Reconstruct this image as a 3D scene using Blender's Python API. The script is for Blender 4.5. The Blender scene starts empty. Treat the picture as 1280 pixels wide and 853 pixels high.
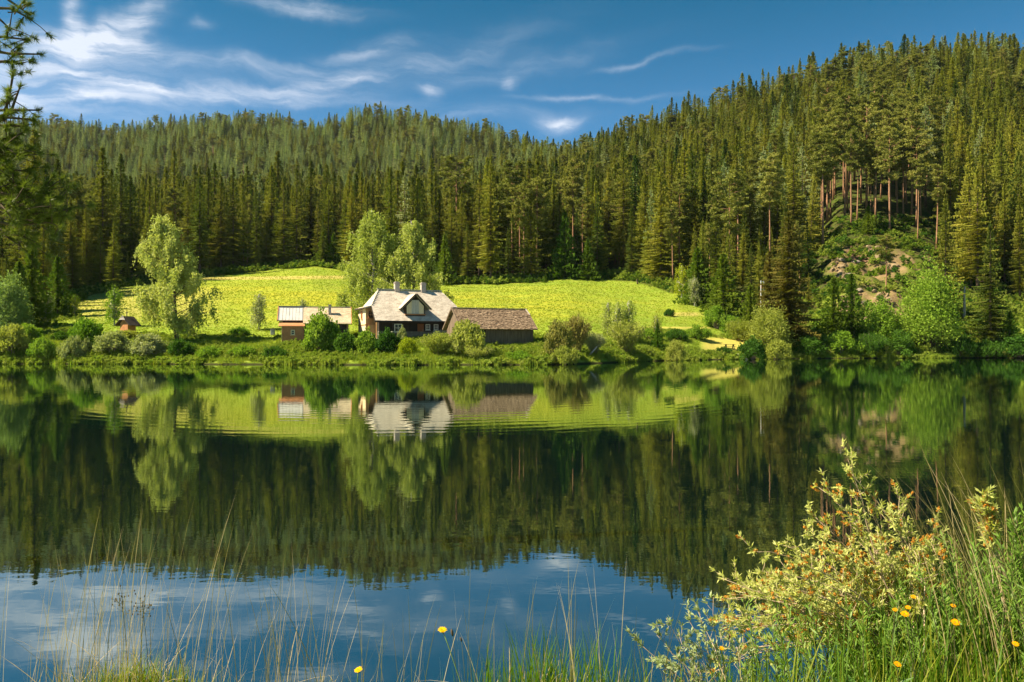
import bpy, bmesh, math, random
import numpy as np
from mathutils import Vector, Matrix

SC = bpy.context.scene
COL = SC.collection
PI = math.pi
F = 995.6            # focal length in pixels of the 1280 px wide photograph
HY = 430.0           # horizon row
EYE = 2.4            # eye height above the lake

# ------------------------------------------------------------------ camera
cam = bpy.data.cameras.new('camera')
cam.sensor_width = 36.0
cam.lens = 28.0
cam.shift_y = (430.0 - 426.5) / 1280.0
cam.clip_start = 0.1
cam.clip_end = 9000
camo = bpy.data.objects.new('camera', cam)
COL.objects.link(camo)
camo.location = (0, 0, EYE)
camo.rotation_euler = (PI / 2, 0, 0)
SC.camera = camo

# ------------------------------------------------------------------ sun, sky, exposure
SUN_EL = math.radians(47)
SUN_DIR = Vector((-0.98 * math.cos(SUN_EL), -0.195 * math.cos(SUN_EL), math.sin(SUN_EL))).normalized()
sun = bpy.data.lights.new('sun', 'SUN')
sun.energy = 5.0
sun.angle = math.radians(0.5)
sun.color = (1.0, 0.87, 0.65)
suno = bpy.data.objects.new('sun', sun)
COL.objects.link(suno)
suno.rotation_euler = SUN_DIR.to_track_quat('Z', 'Y').to_euler()
suno.location = (-40, -20, 60)

SC.view_settings.view_transform = 'Standard'
SC.view_settings.look = 'None'
SC.view_settings.exposure = 1.45
SC.view_settings.gamma = 1.0
SC.view_settings.use_curve_mapping = False
SC.cycles.max_bounces = 6
SC.cycles.diffuse_bounces = 2
SC.cycles.glossy_bounces = 3
SC.cycles.transmission_bounces = 3
SC.cycles.volume_bounces = 0
SC.cycles.transparent_max_bounces = 8


def NT(mat_or_world):
    nt = mat_or_world.node_tree
    nt.nodes.clear()
    return nt, nt.nodes, nt.links


class G:
    """tiny helper to wire node trees"""
    def __init__(s, nt):
        s.nt = nt; s.n = nt.nodes; s.l = nt.links

    def node(s, t, **kw):
        nd = s.n.new(t)
        for k, v in kw.items():
            setattr(nd, k, v)
        return nd

    def put(s, sock, v):
        if isinstance(v, (int, float)):
            if sock.type == 'RGBA': sock.default_value = (v, v, v, 1)
            elif sock.type == 'VECTOR': sock.default_value = (v, v, v)
            else: sock.default_value = v
        elif isinstance(v, (tuple, list)):
            v = tuple(v)
            if sock.type == 'RGBA' and len(v) == 3: v = v + (1.0,)
            sock.default_value = v
        else:
            s.l.new(v, sock)

    def m(s, op, a, b=0.0, c=None, clamp=False):
        nd = s.node('ShaderNodeMath', operation=op)
        nd.use_clamp = clamp
        s.put(nd.inputs[0], a); s.put(nd.inputs[1], b)
        if c is not None: s.put(nd.inputs[2], c)
        return nd.outputs[0]

    def mix(s, f, a, b, mode='MIX'):
        nd = s.node('ShaderNodeMix', data_type='RGBA', blend_type=mode)
        s.put(nd.inputs[0], f); s.put(nd.inputs[6], a); s.put(nd.inputs[7], b)
        return nd.outputs[2]

    def noise(s, vec, scale, detail=4, rough=0.55, out=0, dist=0.0):
        nd = s.node('ShaderNodeTexNoise')
        if vec is not None: s.l.new(vec, nd.inputs['Vector'])
        nd.inputs['Scale'].default_value = scale
        nd.inputs['Detail'].default_value = detail
        nd.inputs['Roughness'].default_value = rough
        nd.inputs['Distortion'].default_value = dist
        return nd.outputs[out]

    def ramp(s, f, lo, hi, a=0.0, b=1.0):
        nd = s.node('ShaderNodeMapRange')
        nd.interpolation_type = 'SMOOTHSTEP'
        s.put(nd.inputs[0], f)
        nd.inputs[1].default_value = lo; nd.inputs[2].default_value = hi
        nd.inputs[3].default_value = a; nd.inputs[4].default_value = b
        return nd.outputs[0]

    def vmap(s, vec, scale=(1, 1, 1), loc=(0, 0, 0), rot=(0, 0, 0)):
        nd = s.node('ShaderNodeMapping')
        s.l.new(vec, nd.inputs[0])
        nd.inputs['Location'].default_value = loc
        nd.inputs['Rotation'].default_value = rot
        nd.inputs['Scale'].default_value = scale
        return nd.outputs[0]


world = bpy.data.worlds.new('World')
SC.world = world
world.use_nodes = True
nt, _, _ = NT(world)
g = G(nt)
sky = g.node('ShaderNodeTexSky', sky_type='NISHITA')
sky.sun_disc = False
sky.sun_elevation = SUN_EL
sky.sun_rotation = math.atan2(SUN_DIR.x, SUN_DIR.y)
sky.altitude = 900
sky.air_density = 1.0
sky.dust_density = 0.3
sky.ozone_density = 2.0
tc = g.node('ShaderNodeTexCoord')
sep = g.node('ShaderNodeSeparateXYZ'); g.l.new(tc.outputs['Generated'], sep.inputs[0])
az = g.m('ARCTAN2', sep.outputs[0], sep.outputs[1])
el = g.m('ARCSINE', sep.outputs[2])
comb = g.node('ShaderNodeCombineXYZ'); g.put(comb.inputs[0], az); g.put(comb.inputs[1], el)
base = comb.outputs[0]
# fibrous warp
wn = g.node('ShaderNodeTexNoise'); g.l.new(base, wn.inputs['Vector'])
wn.inputs['Scale'].default_value = 9.0; wn.inputs['Detail'].default_value = 5; wn.inputs['Roughness'].default_value = 0.55
vs = g.node('ShaderNodeVectorMath', operation='SUBTRACT'); g.l.new(wn.outputs['Color'], vs.inputs[0]); vs.inputs[1].default_value = (.5, .5, .5)
vm = g.node('ShaderNodeVectorMath', operation='MULTIPLY'); g.l.new(vs.outputs[0], vm.inputs[0]); vm.inputs[1].default_value = (.085, .05, 0)
va = g.node('ShaderNodeVectorMath', operation='ADD'); g.l.new(base, va.inputs[0]); g.l.new(vm.outputs[0], va.inputs[1])
warped = va.outputs[0]
# cirrus streaks: (px, py, rx, ry, angle in degrees counter-clockwise, strength)
CLOUDS = [(96, 54, 50, 11, 3, .95), (140, 40, 40, 9, 24, .75), (102, 22, 9, 26, -8, .60), (182, 10, 36, 8, 36, .40),
          (185, 62, 32, 9, -12, .40), (70, 92, 110, 18, 0, .34), (140, 99, 52, 5, -4, .50), (95, 116, 66, 5, 4, .50),
          (290, 113, 110, 7, 3, .40), (400, 100, 90, 8, 12, .34), (350, 124, 120, 4, 2, .26), (330, 84, 110, 7, 3, .30), (458, 60, 52, 7, 12, .30), (375, 8, 60, 6, 0, .45),
          (250, 36, 8, 6, 0, .2), (541, 111, 10, 7, -10, .34), (633, 101, 9, 8, -10, .34), (697, 154, 19, 6, 0, .85),
          (745, 120, 66, 2.8, -1, .36), (800, 75, 50, 2.6, 6, .22), (650, 82, 100, 9, 10, .15), (600, 142, 90, 8, 0, .16),
          (540, 74, 110, 14, 14, .15), (40, 130, 160, 20, 0, .22), (-160, 90, 120, 30, 8, .5), (-420, 40, 160, 30, -10, .4)]
tot = None
for (px, py, rx, ry, an, st) in CLOUDS:
    u = (px - 640) / F; a0 = math.atan(u); e0 = math.atan((HY - py) / F * math.cos(a0))
    c, s_ = math.cos(math.radians(an)), math.sin(math.radians(an))
    sx, sy = F / rx, F / ry
    mp = g.node('ShaderNodeVectorMath', operation='SUBTRACT'); g.l.new(warped, mp.inputs[0]); mp.inputs[1].default_value = (a0, e0, 0)
    r1 = g.node('ShaderNodeVectorMath', operation='DOT_PRODUCT'); g.l.new(mp.outputs[0], r1.inputs[0]); r1.inputs[1].default_value = (c * sx, s_ * sx, 0)
    r2 = g.node('ShaderNodeVectorMath', operation='DOT_PRODUCT'); g.l.new(mp.outputs[0], r2.inputs[0]); r2.inputs[1].default_value = (-s_ * sy, c * sy, 0)
    q = g.m('ADD', g.m('MULTIPLY', r1.outputs['Value'], r1.outputs['Value']), g.m('MULTIPLY', r2.outputs['Value'], r2.outputs['Value']))
    e = g.m('MULTIPLY', g.m('EXPONENT', g.m('MULTIPLY', q, -0.8)), st)
    tot = e if tot is None else g.m('ADD', tot, e)
fib = g.noise(g.vmap(warped, scale=(5, 30, 1), rot=(0, 0, 0.10)), 2.2, 6, 0.62)
fib2 = g.ramp(fib, .30, .72, .30, 1.5)
cl = g.m('MULTIPLY', tot, fib2)
wisps = g.m('MULTIPLY', g.ramp(g.noise(g.vmap(base, scale=(1.5, 9, 1), rot=(0, 0, .15)), 2.0, 6, .6), .58, .85), g.ramp(g.m('ABSOLUTE', az), .75, 1.2, 0, .5))
cl = g.m('ADD', cl, wisps, clamp=True)
# the photograph's polarised, saturated sky: colour graded with the elevation only
tint = g.mix(g.ramp(el, .18, .46), (.38, .82, 1.02), (.0, .55, .65))
skyc = g.mix(1.0, sky.outputs[0], tint, 'MULTIPLY')
skyc = g.mix(g.m('MULTIPLY', cl, .78), skyc, (7.6, 7.9, 8.6))
bg = g.node('ShaderNodeBackground'); g.l.new(skyc, bg.inputs[0]); bg.inputs[1].default_value = 0.05
wo = g.node('ShaderNodeOutputWorld'); g.l.new(bg.outputs[0], wo.inputs[0])


# ------------------------------------------------------------------ materials
def principled(name, col, rough=.8, spec=.3, var=None, scale=6.0, bump=0.0, bscale=20, stretch=(1, 1, 1), coords='Object', metal=0):
    m = bpy.data.materials.new(name); m.use_nodes = True
    nt, _, _ = NT(m); g = G(nt)
    out = g.node('ShaderNodeOutputMaterial'); b = g.node('ShaderNodeBsdfPrincipled')
    g.l.new(b.outputs[0], out.inputs[0])
    tcn = g.node('ShaderNodeTexCoord')
    v = g.vmap(tcn.outputs[coords], scale=stretch)
    if var is not None:
        f = g.ramp(g.noise(v, scale, 5, .6), .3, .7)
        c = g.mix(f, col, var)
        f2 = g.noise(v, scale * 6, 2, .5)
        c = g.mix(1.0, c, g.mix(f2, (.75, .75, .75), (1.25, 1.25, 1.25)), 'MULTIPLY')
        g.l.new(c, b.inputs['Base Color'])
    else:
        g.put(b.inputs['Base Color'], col)
    b.inputs['Roughness'].default_value = rough
    b.inputs['Specular IOR Level'].default_value = spec
    b.inputs['Metallic'].default_value = metal
    if bump:
        bp = g.node('ShaderNodeBump'); bp.inputs['Strength'].default_value = bump; bp.inputs['Distance'].default_value = .02
        g.l.new(g.noise(v, bscale, 4, .6), bp.inputs['Height']); g.l.new(bp.outputs[0], b.inputs['Normal'])
    return m


def leafmat(name, a, b, c=None, transl=.35, nscale=.35, gloss=0.0, tcol=None, rnd=1.0):
    """foliage: colour differs from plant to plant (object random) and from spray to spray (noise)"""
    m = bpy.data.materials.new(name); m.use_nodes = True
    nt, _, _ = NT(m); g = G(nt)
    out = g.node('ShaderNodeOutputMaterial')
    oi = g.node('ShaderNodeObjectInfo'); tcn = g.node('ShaderNodeTexCoord')
    n1 = g.ramp(g.noise(tcn.outputs['Object'], nscale, 3, .6), .3, .7)
    col = g.mix(g.m('MULTIPLY', oi.outputs['Random'], rnd), a, b)
    if c is not None:
        r2 = g.m('FRACT', g.m('MULTIPLY', oi.outputs['Random'], 7.31))
        col = g.mix(g.m('MULTIPLY', r2, n1), col, c)
    n2 = g.noise(tcn.outputs['Object'], nscale * 9, 2, .5)
    col = g.mix(1.0, col, g.mix(n2, (.62, .62, .62), (1.38, 1.38, 1.38)), 'MULTIPLY')
    d = g.node('ShaderNodeBsdfDiffuse'); g.l.new(col, d.inputs[0])
    t = g.node('ShaderNodeBsdfTranslucent')
    g.l.new(g.mix(1.0, col, tcol or (1.15, 1.2, .5), 'MULTIPLY'), t.inputs[0])
    mx = g.node('ShaderNodeMixShader'); mx.inputs[0].default_value = transl
    g.l.new(d.outputs[0], mx.inputs[1]); g.l.new(t.outputs[0], mx.inputs[2])
    fin = mx.outputs[0]
    if gloss:
        gl = g.node('ShaderNodeBsdfGlossy'); gl.inputs['Roughness'].default_value = .4; gl.inputs[0].default_value = (1, 1, .9, 1)
        m2 = g.node('ShaderNodeMixShader'); m2.inputs[0].default_value = gloss
        g.l.new(fin, m2.inputs[1]); g.l.new(gl.outputs[0], m2.inputs[2]); fin = m2.outputs[0]
    g.l.new(fin, out.inputs[0])
    return m


M = {}
M['spruce'] = leafmat('spruce_needles', (.045, .088, .015), (.27, .285, .034), (.245, .21, .035), .22, .25)
M['larch'] = leafmat('larch_needles', (.20, .28, .10), (.33, .37, .15), (.31, .34, .18), .3, .25)  # pale grey-green, some haze of the far hill put into the colour
M['pine'] = leafmat('pine_needles', (.15, .17, .035), (.26, .26, .06), None, .25, .4)
M['youngspruce'] = leafmat('young_spruce_needles', (.07, .14, .015), (.14, .19, .02), None, .35, .5)
M['rusty'] = leafmat('rusty_spruce_needles', (.13, .10, .022), (.15, .12, .025), (.07, .10, .016), .25, .4)
M['bluespruce'] = leafmat('blue_spruce_needles', (.05, .10, .05), (.06, .12, .06), None, .25, .5)
M['birch'] = leafmat('birch_leaves', (.31, .37, .08), (.37, .42, .10), (.44, .46, .16), .4, .3)
M['broad'] = leafmat('broad_leaves', (.14, .26, .022), (.19, .30, .03), (.25, .34, .05), .4, .4)
M['darkbroad'] = leafmat('dark_broad_leaves', (.05, .12, .018), (.08, .16, .02), None, .35, .4)
M['willow'] = leafmat('willow_leaves', (.24, .28, .045), (.31, .34, .06), (.34, .36, .10), .4, .5)
M['pale'] = leafmat('pale_leaves', (.24, .28, .09), (.30, .33, .14), (.38, .40, .22), .4, .5)
M['redleaf'] = leafmat('reddish_leaves', (.22, .25, .05), (.27, .25, .07), (.34, .22, .09), .4, .5)
M['silver'] = leafmat('silver_leaves', (.19, .27, .08), (.25, .32, .12), None, .35, .5)
M['gold'] = leafmat('golden_leaves', (.30, .36, .02), (.36, .40, .03), None, .45, .5)
M['rubble'] = principled('landslide_stone', (.30, .225, .13), .9, .1, (.20, .145, .08), 1)
M['rubble_dark'] = principled('dark_landslide_stone', (.16, .11, .07), .9, .1, (.10, .07, .045), 1)
M['trunk'] = principled('spruce_bark', (.11, .075, .05), .95, .1, (.17, .12, .08), 3, .5, 8)
M['pinebark'] = principled('pine_bark', (.26, .13, .065), .9, .1, (.34, .20, .12), 2, .5, 8)
M['birchbark'] = principled('birch_bark', (.58, .55, .48), .8, .2, (.08, .07, .06), 2.2, .3, 8, (1, 1, 3))
M['darkbark'] = principled('dark_bark', (.07, .05, .035), .9, .1, (.12, .09, .06), 3)
M['twig'] = principled('grey_twigs', (.22, .17, .12), .9, .1, (.33, .26, .2), 5)
M['deadwood'] = principled('dead_wood', (.38, .33, .27), .9, .1, (.5, .45, .38), 3)


# ------------------------------------------------------------------ object helpers
def tag(o, label=None, cat=None, group=None, kind=None):
    if label: o['label'] = label
    if cat: o['category'] = cat
    if group: o['group'] = group
    if kind: o['kind'] = kind
    return o


def empty(name, loc=(0, 0, 0), rz=0, label=None, cat=None, group=None):
    o = bpy.data.objects.new(name, None); COL.objects.link(o)
    o.location = loc; o.rotation_euler = (0, 0, rz); o.empty_display_size = .3
    return tag(o, label, cat, group)


def link(name, me, parent=None):
    o = bpy.data.objects.new(name, me); COL.objects.link(o)
    if parent is not None: o.parent = parent
    return o


def tri_mesh(name, V, T, mats, mi=None, smooth=False):
    """V (n,3) T (m,3) or (m,4)"""
    V = np.asarray(V, dtype=np.float32); T = np.asarray(T, dtype=np.int32)
    k = T.shape[1]
    me = bpy.data.meshes.new(name)
    me.vertices.add(len(V)); me.vertices.foreach_set('co', V.ravel())
    me.loops.add(T.size); me.loops.foreach_set('vertex_index', T.ravel())
    me.polygons.add(len(T)); me.polygons.foreach_set('loop_start', np.arange(0, T.size, k, dtype=np.int32))
    for m in mats: me.materials.append(m)
    if mi is not None: me.polygons.foreach_set('material_index', np.asarray(mi, dtype=np.int32))
    if smooth: me.polygons.foreach_set('use_smooth', np.ones(len(T), dtype=bool))
    me.update(calc_edges=True)
    return me


class MB:
    def __init__(s): s.v = []; s.f = []

    def add(s, vs, fs):
        b = len(s.v); s.v += [tuple(v) for v in vs]; s.f += [tuple(b + i for i in f) for f in fs]

    def box(s, c, d, M4=None):
        x, y, z = c; a, b, h = d[0] / 2, d[1] / 2, d[2] / 2
        vs = [Vector((x + i * a, y + j * b, z + k * h)) for i in (-1, 1) for j in (-1, 1) for k in (-1, 1)]
        if M4: vs = [M4 @ v for v in vs]
        s.add(vs, [(0, 1, 3, 2), (4, 6, 7, 5), (0, 4, 5, 1), (2, 3, 7, 6), (0, 2, 6, 4), (1, 5, 7, 3)])

    def beam(s, p, q, w, h=None):
        p, q = Vector(p), Vector(q); h = h or w
        d = (q - p).normalized(); up = Vector((0, 0, 1)) if abs(d.z) < .95 else Vector((0, 1, 0))
        x = d.cross(up).normalized() * w / 2; y = x.cross(d).normalized() * h / 2
        vs = [p - x - y, p + x - y, p + x + y, p - x + y, q - x - y, q + x - y, q + x + y, q - x + y]
        s.add(vs, [(0, 3, 2, 1), (4, 5, 6, 7), (0, 1, 5, 4), (1, 2, 6, 5), (2, 3, 7, 6), (3, 0, 4, 7)])

    def slab(s, pts, t):
        pts = [Vector(p) for p in pts]
        n = (pts[1] - pts[0]).cross(pts[2] - pts[0]).normalized()
        if n.z < 0: n = -n
        k = len(pts); vs = pts + [p - n * t for p in pts]
        s.add(vs, [tuple(range(k)), tuple(range(2 * k - 1, k - 1, -1))] + [(i, k + i, k + (i + 1) % k, (i + 1) % k) for i in range(k)])

    def prism(s, poly, vec):
        poly = [Vector(p) for p in poly]; vec = Vector(vec); k = len(poly)
        s.add(poly + [p + vec for p in poly], [tuple(range(k)), tuple(range(2 * k - 1, k - 1, -1))] + [(i, k + i, k + (i + 1) % k, (i + 1) % k) for i in range(k)])

    def tube(s, pts, rad, n=6):
        pts = [Vector(p) for p in pts]; b = len(s.v); ref = None
        for i, p in enumerate(pts):
            d = (pts[min(i + 1, len(pts) - 1)] - pts[max(i - 1, 0)]).normalized()
            if ref is None: ref = d.orthogonal().normalized()
            x = (ref - d * ref.dot(d)).normalized(); y = d.cross(x); ref = x
            r = rad[i] if hasattr(rad, '__len__') else rad
            for k in range(n):
                a = 2 * PI * k / n; s.v.append(tuple(p + x * math.cos(a) * r + y * math.sin(a) * r))
        for i in range(len(pts) - 1):
            for k in range(n):
                s.f.append((b + i * n + k, b + i * n + (k + 1) % n, b + (i + 1) * n + (k + 1) % n, b + (i + 1) * n + k))
        s.f.append(tuple(b + k for k in range(n - 1, -1, -1)))
        s.f.append(tuple(b + (len(pts) - 1) * n + k for k in range(n)))

    def mesh(s, name, mat, smooth=False):
        me = bpy.data.meshes.new(name); me.from_pydata(s.v, [], s.f); me.materials.append(mat)
        bm = bmesh.new(); bm.from_mesh(me); bmesh.ops.recalc_face_normals(bm, faces=bm.faces); bm.to_mesh(me); bm.free()
        if smooth: me.polygons.foreach_set('use_smooth', [True] * len(me.polygons))
        me.update(); return me

    def build(s, name, mat, parent=None, smooth=False, kind=None, bevel=0):
        o = link(name, s.mesh(name, mat, smooth), parent)
        if kind: o['kind'] = kind
        if bevel:
            b = o.modifiers.new('edge', 'BEVEL'); b.width = bevel; b.segments = 1; b.limit_method = 'ANGLE'
        return o


def P(px, py, D): return Vector(((px - 640) / F * D, D, EYE - (py - HY) / F * D))


# ------------------------------------------------------------------ terrain
def pz(D, py): return EYE - (py - HY) / F * D


COLS = {
    -200: (92, (97, 430), (108, 418), (118, 408), (260, 340), (620, 262), (900, 170)),
    0: (93, (97, 437), (105, 422), (118, 405), (260, 345), (620, 250), (900, 166)),
    60: (94, (98, 437), (108, 421), (132, 394), (260, 340), (620, 250), (900, 164)),
    110: (94, (98, 437), (112, 417), (160, 369), (270, 335), (620, 250), (900, 172)),
    150: (94, (98, 438), (112, 416), (172, 360), (280, 330), (620, 250), (900, 176)),
    200: (94, (98, 439), (112, 418), (186, 352), (280, 325), (620, 250), (900, 163)),
    300: (92, (97, 440), (110, 423), (200, 342), (290, 318), (620, 250), (900, 159)),
    350: (91, (96, 441), (108, 425), (203, 337), (300, 314), (620, 250), (900, 162)),
    395: (91, (96, 441), (108, 425), (205, 333), (300, 312), (620, 250), (900, 174)),
    440: (90, (95, 441), (108, 424), (200, 340), (300, 312), (620, 250), (880, 156)),
    500: (90, (95, 441), (108, 421), (195, 352), (300, 312), (620, 250), (870, 156)),
    600: (90, (95, 441), (104, 428), (190, 356), (300, 308), (620, 250), (850, 176)),
    660: (90, (95, 442), (104, 430), (192, 353), (300, 303), (520, 236), (760, 192)),
    710: (92, (97, 441), (106, 430), (198, 348), (300, 298), (450, 236), (600, 210)),
    760: (100, (105, 440), (114, 428), (199, 349), (290, 293), (420, 225), (540, 196)),
    800: (108, (112, 439), (121, 427), (192, 352), (280, 288), (400, 212), (480, 182)),
    850: (114, (118, 438), (127, 425), (172, 366), (270, 282), (380, 205), (450, 168)),
    890: (119, (123, 438), (131, 427), (156, 388), (255, 300), (365, 205), (440, 158)),
    940: (124, (127, 440), (133, 430), (143, 416), (240, 295), (350, 190), (430, 142)),
    1000: (128, (131, 441), (135, 434), (143, 415), (200, 315), (330, 180), (420, 126)),
    1050: (131, (134, 441), (138, 425), (160, 350), (182, 300), (320, 172), (410, 108)),
    1100: (133, (136, 441), (140, 425), (164, 345), (184, 294), (320, 165), (410, 97)),
    1160: (133, (136, 441), (140, 427), (165, 350), (188, 296), (320, 162), (410, 92)),
    1210: (134, (137, 441), (141, 430), (160, 378), (205, 300), (320, 160), (410, 88)),
    1290: (135, (138, 441), (142, 430), (160, 385), (210, 300), (320, 158), (410, 86)),
    1500: (136, (139, 441), (143, 430), (160, 385), (210, 300), (320, 150), (410, 80)),
}
_px = sorted(COLS); _u = np.array([(p - 640) / F for p in _px])
_KD, _KZ = [], []
for p in _px:
    c = COLS[p]; Ds = c[0]
    d = [10, Ds - 8, Ds, Ds + .9] + [k[0] for k in c[1:]]; z = [-2.5, -.8, -.12, .28] + [pz(*k) for k in c[1:]]
    d += [d[-1] + 260, 3500]; z += [z[-1] * .72, z[-1] * .5]
    _KD.append(d); _KZ.append(z)
_KD = np.array(_KD); _KZ = np.array(_KZ)


def _knots(u):
    KD = np.stack([np.interp(u, _u, _KD[:, i]) for i in range(_KD.shape[1])])
    KZ = np.stack([np.interp(u, _u, _KZ[:, i]) for i in range(_KZ.shape[1])])
    return KD, KZ


def vnoise(x, y, seed=0):
    """cheap smooth value noise, vectorised"""
    xi = np.floor(x).astype(np.int64); yi = np.floor(y).astype(np.int64); xf = x - xi; yf = y - yi
    xf = xf * xf * (3 - 2 * xf); yf = yf * yf * (3 - 2 * yf)
    def h(a, b):
        n = (a * 374761393 + b * 668265263 + seed * 1442695041) & 0x7fffffff
        n = ((n ^ (n >> 13)) * 1274126177) & 0x7fffffff
        return ((n ^ (n >> 16)) & 0xffff) / 65535.0
    return (h(xi, yi) * (1 - xf) + h(xi + 1, yi) * xf) * (1 - yf) + (h(xi, yi + 1) * (1 - xf) + h(xi + 1, yi + 1) * xf) * yf - .5


def sm(a, b, x):
    t = np.clip((x - a) / (b - a), 0, 1); return t * t * (3 - 2 * t)


def polar(X, Y):
    az = np.arctan2(X, Y); r = np.hypot(X, Y)
    ac = np.clip(az, -.66, .66)
    return np.tan(ac), r * np.cos(ac), az


def edgeD(u): return np.interp(u, _u, _KD[:, 6])


def shoreD(u): return np.interp(u, _u, _KD[:, 2])


def near_line(X):
    return 4.15 + 1.9 * sm(.9, 2.6, X) + 1.2 * sm(3, 6, X) + 9 * sm(6.2, 8.6, -X) + .12 * np.sin(X * 3.1) + .08 * np.sin(X * 7.7 + 1)


def terr(X, Y):
    X = np.asarray(X, float); Y = np.asarray(Y, float)
    u, D, az = polar(X, Y)
    uu = u + .012 * vnoise(X * .09, Y * .09, 5) * sm(60, 120, D)
    KD, KZ = _knots(uu)
    z = np.zeros_like(D); offs = (-.018, -.009, 0, .009, .018)
    for o in offs:
        Dq = D * (1 + o * sm(100, 130, D)) + (1.7 * vnoise(X / 5.5, Y / 30, 71) + .8 * vnoise(X / 1.6, Y / 9, 72)) * sm(70, 84, D) * (1 - sm(KD[2] + 3, KD[2] + 9, D))
        zi = KZ[0].copy()
        for i in range(KD.shape[0] - 1):
            t = np.clip((Dq - KD[i]) / (KD[i + 1] - KD[i]), 0, 1)
            zi = zi + (KZ[i + 1] - KZ[i]) * t
        z += zi / len(offs)
    far = sm(160, 320, D)
    z += far * (vnoise(X / 26, Y / 26, 1) * 4 + vnoise(X / 9, Y / 9, 2) * 1.2)
    z += sm(420, 640, D) * vnoise(X / 75, Y / 110, 3) * 22 * (1 - sm(800, 880, D) * .8)
    land = sm(0, 5, D - KD[2])
    z += land * (vnoise(X / 6, Y / 6, 7) * .35 + vnoise(X / 2.2, Y / 2.2, 8) * .16)
    # the landslide scar: rough steps and a steep head wall
    sc = scarmask(u, D)
    z += sc * (vnoise(X / 2.6, Y / 2.6, 11) * 2.2 + vnoise(X / 1.1, Y / 1.1, 12) * 1.0)
    # near bank
    nl = near_line(X)
    zn = .9 - .45 * sm(3.6, 5.0, Y) - .95 * sm(-1.25, .15, Y - nl) - 1.6 * sm(0, 3.5, Y - nl) + .035 * vnoise(X * 3, Y * 3, 21) + .03 * np.clip(-Y - 8, 0, 200) 
    w = sm(3.0, 9.0, Y - nl)
    z = np.where(Y < nl + 9.0, zn * (1 - w) + z * w, z)
    return z


def scarmask(u, D):
    px = u * F + 640
    m = sm(1038, 1062, px + 30 * vnoise(D / 6, px / 40, 91)) * (1 - sm(1158, 1192, px + 40 * vnoise(D / 7, px / 40, 92))) * sm(141, 147, D) * (1 - sm(174, 180, D))
    return m


def H(x, y): return float(terr(np.array([x]), np.array([y]))[0])


# polar grid
azs = np.concatenate([np.linspace(-PI, -.85, 40, endpoint=False), np.linspace(-.85, -.60, 40, endpoint=False),
                      np.linspace(-.60, .60, 460, endpoint=False), np.linspace(.60, .85, 40, endpoint=False), np.linspace(.85, PI, 40, endpoint=False)])
rs = np.concatenate([[.35], np.geomspace(.6, 9, 70, endpoint=False), np.geomspace(9, 84, 26, endpoint=False), np.linspace(84, 210, 210, endpoint=False),
                     np.linspace(210, 460, 120, endpoint=False), np.linspace(460, 950, 90, endpoint=False), np.geomspace(950, 1500, 12)])
A, R = np.meshgrid(azs, rs)
GX, GY = (R * np.sin(A)), (R * np.cos(A))
GZ = terr(GX.ravel(), GY.ravel()).reshape(GX.shape)
nr, na = GX.shape
V = np.stack([GX.ravel(), GY.ravel(), GZ.ravel()], 1)
ii, jj = np.meshgrid(np.arange(nr - 1), np.arange(na), indexing='ij')
j2 = (jj + 1) % na
Q = np.stack([(ii * na + jj).ravel(), (ii * na + j2).ravel(), ((ii + 1) * na + j2).ravel(), ((ii + 1) * na + jj).ravel()], 1)[:, ::-1]
V = np.vstack([V, [[0, 0, .9]]])
me = tri_mesh('ground', V, Q, [], smooth=True)
u_, D_, _a = polar(V[:, 0], V[:, 1])
pxs = u_ * F + 640
pys = HY - (V[:, 2] - EYE) / np.maximum(D_, .1) * F
ed = edgeD(u_)
fx = V[:, 0]; fy = V[:, 1]
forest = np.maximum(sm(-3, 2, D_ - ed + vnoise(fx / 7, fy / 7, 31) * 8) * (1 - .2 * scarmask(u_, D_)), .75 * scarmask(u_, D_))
scar = scarmask(u_, D_) * sm(-.22, .02, vnoise(fx / 5, fy / 5, 33) + .6 * vnoise(fx / 2, fy / 2, 34) - .02)
red = scarmask(u_, D_) * sm(1048, 1062, pxs) * (1 - sm(1092, 1108, pxs)) * sm(168, 172, D_)
sand = sm(872, 886, pxs) * (1 - sm(938, 946, pxs)) * sm(421, 424, pys) * (1 - sm(437, 440, pys)) * sm(120, 124, D_) * (1 - forest)
sand = np.maximum(sand, sm(790, 800, pxs) * (1 - sm(880, 895, pxs)) * (1 - sm(0.6, 1.6, np.abs(pys - 410))) * (1 - forest))
dry = (sm(225, 245, pxs) * (1 - sm(425, 440, pxs)) * (1 - sm(1.2, 2.6, np.abs(pys - 348 + (pxs - 300) * .01)))) * .9
dry = np.maximum(dry, .55 * sm(60, 110, pxs) * (1 - sm(220, 300, pxs)) * sm(356, 366, pys) * (1 - sm(390, 405, pys)))
dry = np.maximum(dry, .8 * sm(828, 836, pxs) * (1 - sm(868, 880, pxs)) * (1 - sm(1.5, 3, np.abs(pys - 393))))
wob = 14 * vnoise(fx / 14, fy / 8, 44) + 5 * vnoise(fx / 4, fy / 3, 45)
yellow = sm(352, 372, pys - (pxs - 640) * .02 + wob) * (1 - sm(386, 420, pys + wob)) * sm(120, 300, pxs + wob * 3) * (1 - sm(660, 830, pxs + wob * 3)) * (.65 + .7 * vnoise(fx / 9, fy / 3, 41))
yellow = np.maximum(yellow, .18 + .4 * vnoise(fx / 8, fy / 5, 43)) * (1 - sm(398, 412, pys) * .75) * sm(98, 106, D_)
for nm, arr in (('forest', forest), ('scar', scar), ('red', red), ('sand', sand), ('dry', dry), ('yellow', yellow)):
    at = me.attributes.new(nm, 'FLOAT', 'POINT'); at.data.foreach_set('value', arr.astype(np.float32))

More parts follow.
